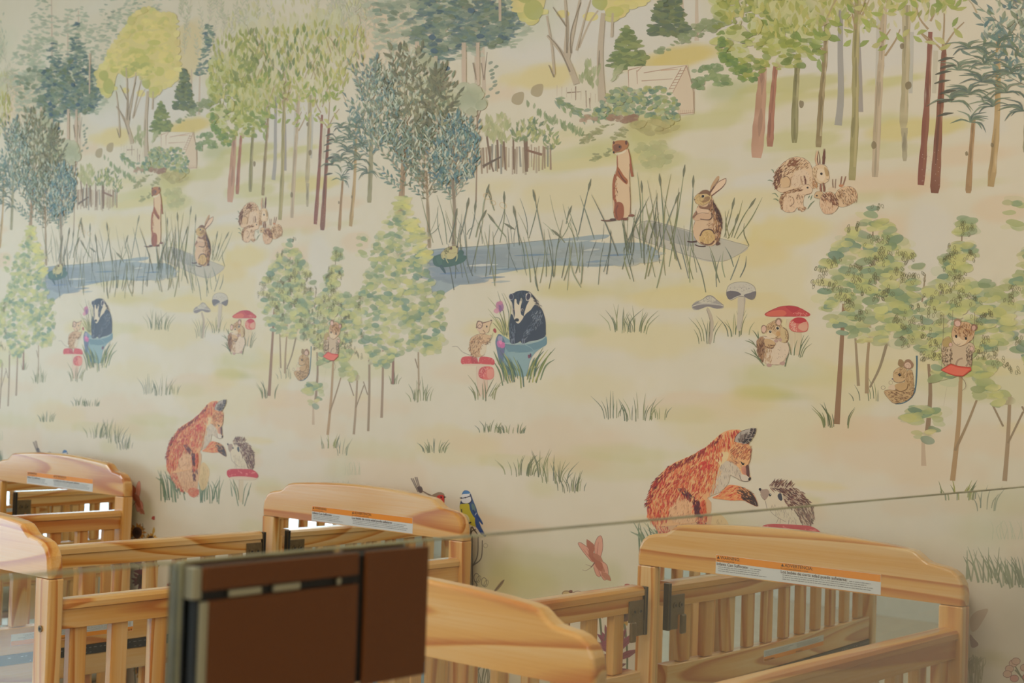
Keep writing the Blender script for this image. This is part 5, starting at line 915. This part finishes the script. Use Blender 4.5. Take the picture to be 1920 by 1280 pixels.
# lower borders of flowers behind the cribs (seen between the slats)
for k in range(30):
    x = rs.uniform(660, 1900); y = rs.uniform(1290, 1420); stemline([(x, y), (x+rs.uniform(-8, 8), y+80)], 3); petals(x, y, 12, 18, 7, [(176, 120, 48), (170, 84, 88), (116, 56, 66), (150, 104, 130), (186, 150, 90)][rs.randint(5)], (80, 56, 44), 9)
for k in range(40): x = rs.uniform(660, 1900); grass(x, rs.uniform(1340, 1500), 60, 70, 10, [(92, 108, 68), (120, 126, 80)], 3)
# the wood goes on upwards, above the photographed part
for k in range(36):
    x = 20+18*k+rs.uniform(-8, 8); y = rs.uniform(-130, -40)
    foliage([(x-16, y-60), (x+16, y-60), (x+14, y+30), (x-14, y+30)], 30, ['dab', 'leaf'][k % 2], (8, 14), [SAGE, WP, SAGE][k % 3], .7, asp=.35)
fr()

# ---- assemble: paper with its washes, then every pigment shape in its own thin layer
def build_mural():
    nz_, nu_ = 493, int(round((XM-XL)/D*268))
    us = np.linspace(XL, XM, nu_+1); zs = np.linspace(0.0, HC, nz_)
    CVs = CV0
    U, Z = np.meshgrid(us, zs)
    iu = (np.floor(U/CELL).astype(int)) % NU; iz = np.clip((Z/CELL).astype(int), 0, NZ-1)
    cb = CVs[iz, iu].reshape(-1, 3)
    vb = np.stack([U.ravel(), np.full(U.size, -.0010), Z.ravel()], 1)
    i, j = np.meshgrid(np.arange(nu_), np.arange(nz_-1)); a_ = (j*(nu_+1)+i).ravel()
    quads = np.stack([a_, a_+1, a_+nu_+2, a_+nu_+1], 1)
    verts, cols, faces = [vb], [cb], []
    sizes = [np.full(len(quads), 4)]; idx = [quads.ravel()]
    off = len(vb)
    for k in range(-4, 4):
        for P, cc, fs, lv in zip(PV, PC, PF, PL):
            x = P[:, 0]+k*D
            if x.min() < max(XL+.01, -6.3) or x.max() > XM-.001: continue
            v = np.empty((len(P), 3)); v[:, 0] = x; v[:, 1] = -.0011-lv*2.5e-5; v[:, 2] = P[:, 1]
            verts.append(v); cols.append(cc); o0 = fs[0][0] if len(fs[0]) else 0
            base = min(fs[0])
            for f in fs: faces.append([off+q-base for q in f])
            off += len(P)
    V = np.vstack(verts); CC = np.vstack(cols)
    sizes.append(np.array([len(f) for f in faces])); idx.append(np.array([q for f in faces for q in f]))
    S = np.concatenate(sizes).astype(np.int32); I = np.concatenate(idx).astype(np.int32)
    me = bpy.data.meshes.new('wall_mural')
    me.vertices.add(len(V)); me.vertices.foreach_set('co', V.ravel().astype(np.float32))
    me.loops.add(len(I)); me.loops.foreach_set('vertex_index', I)
    me.polygons.add(len(S)); st = np.concatenate([[0], np.cumsum(S)[:-1]]).astype(np.int32)
    me.polygons.foreach_set('loop_start', st); me.polygons.foreach_set('loop_total', S)
    me.update(calc_edges=True)
    at = me.color_attributes.new('pigment', 'FLOAT_COLOR', 'POINT')
    rgba = np.ones((len(V), 4), np.float32); rgba[:, :3] = np.clip(lin(np.clip(CC, 0, 255))*PAPERGAIN, 0, .92)
    at.data.foreach_set('color', rgba.ravel())
    print('mural', len(PV), 'shapes', len(V), 'verts', 'max layer', max(PL))
    m, nt, b = mat('mural_print')
    a = nt.nodes.new('ShaderNodeAttribute'); a.attribute_name = 'pigment'
    tc = nt.nodes.new('ShaderNodeTexCoord'); n = nt.nodes.new('ShaderNodeTexNoise'); n.inputs['Scale'].default_value = 900
    nt.links.new(tc.outputs['Object'], n.inputs['Vector'])
    bp = nt.nodes.new('ShaderNodeBump'); bp.inputs['Strength'].default_value = .10; bp.inputs['Distance'].default_value = .0004
    nt.links.new(n.outputs['Fac'], bp.inputs['Height']); nt.links.new(bp.outputs[0], b.inputs['Normal'])
    nt.links.new(a.outputs['Color'], b.inputs['Base Color'])
    b.inputs['Roughness'].default_value = .46; b.inputs['Specular IOR Level'].default_value = .75
    return obj('wall_mural', me, m)
XM = -.86      # the paper ends behind the glass partition
PAPERGAIN = np.array([1.45, 1.50, 1.62])
# ------------------------------------------------------------------ room
white = speckled('wall_paint', (206, 200, 186), (212, 206, 192), 60, .6, .05)
ceil_m = speckled('ceiling_paint', (214, 210, 200), (222, 218, 208), 90, .8, .05)
floor_m = pine('floor_boards', 'x', (196, 176, 146), (184, 160, 126), (160, 132, 98))
def struct(name, bm, m):
    o = obj(name, bm, m); o['kind'] = 'structure'; return o
b = B(); box(b, XL-.1, XR+.1, YF-.1, .1, -.08, 0); struct('floor', b, floor_m)
b = B(); box(b, XL-.1, XR+.1, YF-.1, .1, HC, HC+.08); struct('ceiling', b, ceil_m)
b = B(); box(b, XL-.1, XR+.1, 0, .1, 0, HC); struct('wall_back', b, white)
b = B(); box(b, XR, XR+.1, YF, 0, 0, HC); struct('wall_right', b, white)
b = B(); box(b, XL, XR, YF-.1, YF, 0, HC); struct('wall_front', b, white)
b = B()
for y0, y1, z0, z1 in [(YF, 0, 0, .1), (YF, 0, 2.5, HC), (YF, -4.9, .1, 2.5), (-1.3, 0, .1, 2.5)]: box(b, XL-.1, XL, y0, y1, z0, z1)
struct('wall_left', b, white)
wf = plain('window_white', (226, 224, 216), .4)
b = B()
for y0, y1, z0, z1 in [(-4.9, -1.3, .1, .16), (-4.9, -1.3, 2.44, 2.5), (-4.9, -4.84, .16, 2.44), (-1.36, -1.3, .16, 2.44), (-3.13, -3.07, .16, 2.44)]: box(b, XL-.07, XL-.01, y0, y1, z0, z1, .004)
win = struct('window_1', b, wf)
gm, gnt, gb = mat('window_glass'); gb.inputs['Transmission Weight'].default_value = 1; gb.inputs['Roughness'].default_value = 0
b = B(); box(b, XL-.045, XL-.035, -4.84, -3.13, .16, 2.44); box(b, XL-.045, XL-.035, -3.07, -1.36, .16, 2.44); obj('window_pane', b, gm, win)
mural = build_mural()
tag(mural, 'watercolour forest wallpaper mural with fox, badger, rabbits and pond covering the wall behind the cribs', 'mural')
def ceiling_fill(x, y, lab):  # invented panel housing for the added fill lights, out of view
    r = empty('ceiling_fill', (x, y, HC)); tag(r, lab, 'ceiling lamp')
    r.rotation_euler.z = math.pi/2 if x > 0 else 0
    b = B()
    for x0, x1, y0, y1 in [(-.62, .62, -.32, -.29), (-.62, .62, .29, .32), (-.62, -.59, -.29, .29), (.59, .62, -.29, .29)]: box(b, x0, x1, y0, y1, -.05, 0, .004)
    obj('fill_frame', b, wf, r)
    m, nt, p = mat('fill_diffuser'); p.inputs['Base Color'].default_value = (.9, .85, .75, 1); p.inputs['Emission Color'].default_value = (1, .86, .66, 1); p.inputs['Emission Strength'].default_value = 2.5
    b = B(); box(b, -.59, .59, -.29, .29, -.045, -.035); obj('fill_diffuser', b, m, r)
ceiling_fill(-4.4, -2.2, 'added unseen ceiling fill panel nearer the window, over the leftmost crib')
ceiling_fill(-1.4, -1.9, 'added unseen ceiling fill panel in front of the rightmost crib')
ceiling_fill(0.1, -4.1, 'added unseen ceiling fill panel over the aisle outside the glass partition')

# ------------------------------------------------------------------ cribs
W, LEN = .67, 1.043
FZ = .86
bronze = speckled('bronze_latch', (124, 104, 72), (108, 90, 62), 120, .42, .05)
bronze.node_tree.nodes['Principled BSDF'].inputs['Metallic'].default_value = .2
black = plain('black_strip', (26, 27, 27), .5)
steel = plain('bright_steel', (190, 190, 186), .3, 1)
orange = plain('label_orange', (244, 150, 24), .35); paperw = plain('label_white', (222, 224, 222), .35); ink = plain('label_ink', (60, 26, 14), .5); grey = plain('label_grey', (136, 138, 138), .5)
mir, _, mb_ = mat('acrylic_mirror'); mb_.inputs['Metallic'].default_value = 1; mb_.inputs['Base Color'].default_value = (.80, .83, .80, 1); mb_.inputs['Roughness'].default_value = .015
clr, cnt, cb_ = mat('clear_acrylic'); cb_.inputs['Transmission Weight'].default_value = 1; cb_.inputs['IOR'].default_value = 1.47; cb_.inputs['Roughness'].default_value = 0; cb_.inputs['Base Color'].default_value = (.97, .99, .97, 1)

HALF = [(0, 0), (-.001, .018), (.002, .036), (.010, .050), (.022, .0585), (.036, .0625), (.052, .0645), (.064, .0665), (.073, .0715), (.082, .0785), (.090, .0835), (.104, .0865), (.15, .0905), (.21, .0945), (.27, .0970), (.335, .0980)]
PROF = HALF+[(W-x, z) for x, z in HALF[::-1][1:]]
def text_mesh(s, size):
    cu = bpy.data.curves.new('t', 'FONT'); cu.body = s; cu.size = size; cu.resolution_u = 2; cu.offset = size*.008
    o = bpy.data.objects.new('t', cu); C.objects.link(o)
    bpy.context.view_layer.update()
    me = bpy.data.meshes.new_from_object(o.evaluated_get(bpy.context.evaluated_depsgraph_get()))
    bpy.data.objects.remove(o); bpy.data.curves.remove(cu)
    return me
def add_text(bm, s, size, f, mi):
    """f maps the text's (x, y) to a point on the label"""
    me = text_mesh(s, size); n0 = len(bm.verts); bm.from_mesh(me); bm.verts.ensure_lookup_table()
    vs_ = bm.verts[n0:]; wd = max([v.co.x for v in vs_] or [0])
    for v in vs_: v.co = Vector(f(v.co.x, v.co.y))
    for fc in set(x for v in vs_ for x in v.link_faces): fc.material_index = mi
    bpy.data.meshes.remove(me); return wd
def rect(bm, f, x0, x1, y0, y1, mi, d=0):
    v = [bm.verts.new(f(x, y, d)) for x, y in ((x0, y0), (x1, y0), (x1, y1), (x0, y1))]
    fc = bm.faces.new(v); fc.material_index = mi
def label_mesh(wd, h, cols, f, fr_o=.37):
    """warning label lying in its own (x, y) frame: y = 0 bottom"""
    bm = B(); R = random.Random(5)
    t = .0005
    v = [bm.verts.new(f(x, y, z)) for z in (-t*2, 0) for x, y in ((0, 0), (wd, 0), (wd, h), (0, h))]
    for q in ((0, 1, 2, 3), (4, 5, 6, 7), (0, 1, 5, 4), (1, 2, 6, 5), (2, 3, 7, 6), (3, 0, 4, 7)): bm.faces.new([v[i] for i in q]).material_index = 1
    rect(bm, f, .0005, wd-.0005, h*(1-fr_o), h-.0004, 0, .0002)
    for x0, x1, title, small, head in cols:
        g = lambda x, y: f(x0+x, y, .0004)
        cs = h*.19
        tri = [bm.verts.new(f(x0+a, bb, .0004)) for a, bb in ((.0005, h*.80), (cs*1.0, h*.80), (cs*.5+.0002, h*.80+cs*.85))]; bm.faces.new(tri).material_index = 2
        add_text(bm, title, cs*1.25, lambda x, y: f(x0+cs*1.2+x, h*.795+y, .0004), 2)
        if small: add_text(bm, small, h*.085, lambda x, y: f(x0+x, h*.68+y, .0004), 2)
        if head:
            hw = add_text(bm, head, h*.225, lambda x, y: f(x0+x, h*.455+y, .0004), 2)
        else: hw = 0
        for r_ in range(4):
            x = x0+(.004 if r_ else hw+.004); y = h*(.46-.105*r_)
            if y < h*.05: break
            end = x1-R.uniform(.002, .03)
            while x < end:
                l = R.uniform(.002, .008); rect(bm, f, x, min(x+l, end), y, y+h*.032, 3, .0004); x += l+.0012
    return bm
LAB = [orange, paperw, ink, grey]

def make_crib(x, lab):
    r = empty('crib', (x, -.05, 0)); tag(r, lab, 'crib', 'natural pine cribs in a row along the mural')
    def arch(y0, y1, name):
        b = B(); pts = [(px, FZ+.001+pz) for px, pz in PROF]
        fs, v1, v2 = extrude_profile(b, pts, 'y', y0, y1)
        rim = [e for e in b.edges if (e.verts[0] in v1 and e.verts[1] in v1) or (e.verts[0] in v2 and e.verts[1] in v2)]
        rim = [e for e in rim if max(v.co.z for v in e.verts) > FZ+.01]
        bmesh.ops.bevel(b, geom=rim, offset=.0065, segments=4, affect='EDGES', profile=.5)
        return obj(name, b, wood['x'], r)
    hb = arch(-.030, 0, 'headboard'); fb = arch(-LEN, -LEN+.028, 'footboard')
    for x0 in (0, W-.043):
        for y0, y1 in ((-.030, 0), (-LEN, -LEN+.028)):
            b = B(); box(b, x0, x0+.043, y0, y1, 0, FZ, .003); p = obj('post', b, wood['z'], r)
            if y0 < -.5:
                b = B(); cyl(b, (x0+.022, y0-.0005, .776), .0055, .003, 'y', 20, 0); cyl(b, (x0+.022, y0-.0015, .776), .0025, .003, 'y', 6, 1); obj('bolt', b, [bronze, black], p)
    # end panels: bowed acrylic mirror at the wall end, clear acrylic at the aisle end
    def panel(yc, name, m, bow, t):
        b = B(); nx, nz = 48, 30; g = []
        for s in (0, 1):
            for j in range(nz+1):
                for i in range(nx+1):
                    u = i/nx; v = j/nz; xx = .0432+u*(W-.0864)
                    g.append(b.verts.new((xx, yc+(t if s else 0)-bow(u, v), .36+v*(FZ-.357))))
        n1 = (nx+1)*(nz+1)
        for s in (0, 1):
            for j in range(nz):
                for i in range(nx):
                    q = [s*n1+j*(nx+1)+i, s*n1+j*(nx+1)+i+1, s*n1+(j+1)*(nx+1)+i+1, s*n1+(j+1)*(nx+1)+i]
                    b.faces.new([g[k] for k in (q if s == 0 else q[::-1])])
        return obj(name, b, m, r, smooth=True)
    mp = panel(-.020, 'mirror_panel', mir, BOW, .004); mp['label'] = 'shiny acrylic mirror panel below the headboard'
    b = B(); box(b, .0425, W-.0425, -LEN+.012, -LEN+.016, .36, FZ+.002); cp = obj('clear_panel', b, clr, r); cp['label'] = 'clear acrylic end panel'
    for y0 in (-.027, -LEN+.003):
        b = B(); box(b, .043, W-.043, y0, y0+.024, .29, .36, .003); obj('end_rail', b, wood['x'], r)
        b = B(); box(b, .043, W-.043, y0, y0+.024, .12, .17, .003); obj('end_rail', b, wood['x'], r)
    ya, yb = -LEN+.028, -.030
    # fixed side on the right
    def cap(b, x0, x1, y0, y1, z0, z1):
        pts = [(x0, z0), (x1, z0), (x1, z1-.007), (x1-.004, z1-.002), (x1-.010, z1), (x0+.010, z1), (x0+.004, z1-.002), (x0, z1-.007)]
        extrude_profile(b, pts, 'y', y0, y1)
    b = B(); cap(b, W-.046, W-.006, ya, yb, FZ-.0535, FZ-.0375); box(b, W-.040, W-.010, ya, yb, FZ-.0875, FZ-.0545, .001); rr = obj('side_rail', b, wood['y'], r)
    b = B(); box(b, W-.040, W-.010, ya, yb, .26, .31, .002); obj('bottom_rail', b, wood['y'], r)
    for k in range(12):
        y = -1.012+.0505+.083*k-.05*0
        y = ya+.026+.083*k
        if y+.033 > yb-.005: break
        b = B(); box(b, W-.034, W-.016, y, y+.033, .31, FZ-.0873, .0025); obj('slat', b, wood['z'], r)
    # folding gate on the left
    g0, g1 = ya+.012, -.064
    b = B(); cap(b, .004, .044, g0, g1, FZ-.0525, FZ-.0345); box(b, .010, .040, g0, g1, FZ-.0835, FZ-.0535, .001); box(b, .010, .040, g0, g1, FZ-.254, FZ-.199, .002); gate = obj('folding_gate', b, wood['y'], r)
    ng = 11
    for k in range(ng):
        y = g0+.03+.0826*k
        if y+.033 > g1: break
        b = B(); box(b, .016, .034, y, y+.033, FZ-.1985, FZ-.0833, .0025); obj('gate_slat', b, wood['z'], gate)
        b = B(); box(b, .016, .034, y, y+.033, .31, FZ-.3195, .0025); obj('slat', b, wood['z'], r)
    b = B(); box(b, .010, .040, ya, yb, FZ-.320, FZ-.2745, .002); obj('lower_side_rail', b, wood['y'], r)
    b = B(); box(b, .010, .040, ya, yb, .26, .31, .002); obj('bottom_rail', b, wood['y'], r)
    b = B(); box(b, .012, .0415, g0, g1-.004, FZ-.2745, FZ-.254)
    R = random.Random(3); y = g0+.01
    while y < g1-.02:
        l = R.uniform(.004, .009)
        if R.random() < .75: box(b, .0415, .0419, y, y+l, FZ-.2605, FZ-.2597, mi=1)
        if R.random() < .4: box(b, .0415, .0419, y+.002, y+l, FZ-.2705, FZ-.2699, mi=1)
        y += l+R.uniform(.004, .009)
    h = obj('gate_hinge', b, [black, steel], r); h['label'] = 'long black piano hinge below the folding gate'
    # latches at both ends of the gate
    for yy, s in ((g1, 1), (g0, -1)):
        b = B()
        a0, a1 = sorted((yy-s*.047, yy)); box(b, .0402, .0432, a0, a1, FZ-.101, FZ-.0605, .0008)
        a0, a1 = sorted((yy+s*.001, yy+s*.010)); box(b, .032, .046, a0, a1, FZ-.129, FZ-.036, .001, mi=1)
        a0, a1 = sorted((yy-s*.026, yy+s*.006)); box(b, .0402, .0428, a0, a1, FZ-.129, FZ-.1005, .0008)
        a0, a1 = sorted((yy-s*.047, yy-s*.030)); box(b, .043, .050, a0, a1, FZ-.139, FZ-.100, .003)
        for dy, in ((.014,), (.033,)): cyl(b, (.0445, yy-s*dy, FZ-.081), .0062, .003, 'x', 20); cyl(b, (.0455, yy-s*dy, FZ-.081), .0028, .0035, 'x', 6, mi=1)
        l = obj('latch', b, [bronze, black], gate); l['label'] = 'dark bronze gate latch'
    # labels
    f = lambda x, y, d: (.182+x, -.0303-d, FZ+.0028+y)
    b = label_mesh(.339, .0355, [(.002, .118, 'WARNING:', 'Failure to follow these warnings', 'Infants Can Suffocate:'), (.140, .336, 'ADVERTENCIA:', 'Por no advertencias podria resultar en heridas', 'Los bebés de corta edad puede asfixiarse:')], f)
    l = obj('warning_label', b, LAB, hb); l['label'] = 'orange and white warning label'
    f = lambda x, y, d: (.0402+d, -.75+.30-.30+x, FZ-.212-y)
    f = lambda x, y, d: (.0402+d, -.43-x, FZ-.2365+.026-.0255+(.0255-y)*0-0+(y*-1)+.0245)
    b = label_mesh(.30, .0245, [(.002, .14, 'AVERTISSEMENT', '', ''), (.152, .298, 'WARNING', '', '')], f, .42)
    l = obj('warning_label', b, LAB, gate); l['label'] = 'small upside-down warning label on the gate'
    # mattress board
    b = B(); box(b, .045, W-.045, ya+.004, -.03, .33, .35, .003); obj('mattress_board', b, wood['y'], r)
    return r
def BOW(u, v):
    return BOWA*math.sin(math.pi*min(u, 1))+BOWB*math.sin(2*math.pi*u)
BOWA, BOWB = .004, .0
XA, XD, XF = -1.71797, -2.85579, -4.11319
c0 = make_crib(XA, 'rightmost pine crib, behind the glass with the orange label below its arched headboard')
def dup(root, loc, label):
    r = root.copy(); C.objects.link(r); r.location = loc; r['label'] = label
    for ch in list(root.children):
        c = ch.copy(); C.objects.link(c); c.parent = r
        for g in ch.children:
            d = g.copy(); C.objects.link(d); d.parent = c
    return r
dup(c0, (XD, -.05, 0), 'middle pine crib, its headboard below the painted robin and blue tit')
dup(c0, (XF, -.05, 0), 'leftmost pine crib, farthest from the glass, cut by the left edge of the picture')
dup(c0, (XF-1.20, -.05, 0), 'pine crib outside the left picture edge, mirrored in the leftmost headboard panel')
sheet = speckled('sheet_fabric', (206, 222, 218), (216, 230, 226), 300, .9, .2); sheet2 = speckled('sheet_fabric_blue', (150, 178, 200), (164, 190, 208), 300, .9, .2)
for i, (x, m, c) in enumerate(((XA, sheet, 'pale mint'), (XD, sheet2, 'pale blue'), (XF, sheet, 'pale mint'), (XF-1.20, sheet, 'pale mint'))):
    b = B(); box(b, x+.05, x+W-.05, -1.052, -.086, .352, .44, .025, 4)
    tag(obj('crib_mattress', b, m, smooth=True), c+' sheeted mattress lying in the '+['rightmost', 'middle', 'leftmost', 'out-of-frame'][i]+' crib', 'mattress')

# ------------------------------------------------------------------ frameless glass partition with its lock box
XG, ZG_ = -.898, 1.0757
gl, gnt, gb = mat('partition_glass'); gb.inputs['Transmission Weight'].default_value = 1; gb.inputs['IOR'].default_value = 1.5; gb.inputs['Roughness'].default_value = 0; gb.inputs['Base Color'].default_value = (.975, 1, .98, 1)
edge = speckled('glass_edge', (140, 138, 100), (92, 88, 60), 25, .3, .3)
eb = edge.node_tree.nodes['Principled BSDF']; eb.inputs['Transmission Weight'].default_value = .1
def pane(y0, y1, name, par):
    b = B(); box(b, XG-.010, XG, y0, y1, .04, ZG_, .0012, 1)
    b.normal_update()
    for f in b.faces:
        if abs(f.normal.x) < .9: f.material_index = 1
    return obj(name, b, [gl, edge], par)
gp = empty('glass_partition', (0, 0, 0)); tag(gp, 'frameless waist-high glass partition crossing in front of the cribs', 'glass partition')
pane(-1.791, -.012, 'glass_pane', gp); pane(-3.9, -1.797, 'glass_pane', gp)
b = B(); box(b, XG-.030, XG+.020, -3.9, -.012, 0, .06, .003); obj('base_channel', b, plain('channel_metal', (110, 84, 60), .35, .8), gp)
bx = empty('lock_box', (XG, -1.65, 1.0)); tag(bx, 'brown metal lock box clamped on the top edge of the glass', 'lock')
brown = speckled('brown_metal', (104, 59, 22), (100, 56, 20), 300, .42, .02)
brown.node_tree.nodes['Principled BSDF'].inputs['Metallic'].default_value = .15
champ = plain('champagne_edge', (176, 172, 146), .3, .6)
def bpart(name, y0, y1, z0, z1, x0, x1, m, bev=.0008):
    b = B(); box(b, x0, x1, y0+1.65, y1+1.65, z0+FZ-1.0, z1+FZ-1.0, bev); return obj(name, b, m, bx)
for sx, d in ((1, 0), (-1, -.010)):
    q = lambda a, c: tuple(sorted((d+sx*a, d+sx*c)))
    bpart('backing_plate', -1.7832, -1.5435, .105, .2100, *q(.0005, .0100), black)
    bpart('top_plate', -1.7808, -1.6243, .1945, .2125, *q(.0102, .0145), brown)
    bpart('lower_plate', -1.7757, -1.6243, .103, .1870, *q(.0102, .0145), brown)
    bpart('strike_plate', -1.6153, -1.5420, .103, .2125, *q(.0102, .0145), brown)
    bpart('edge_strip', -1.7826, -1.7760, .103, .1865, *q(.0102, .0143), champ)
    bpart('end_cap', -1.7890, -1.7812, .1885, .2120, *q(.0003, .0120), champ)
    for y0, y1 in ((-1.7560, -1.7250), (-1.7130, -1.6860), (-1.6460, -1.6425)):
        bpart('gap_light', y0, y1, .1880, .1935, *q(.0102, .0135), champ)  # pale pieces stand in for light showing through the gap's openings
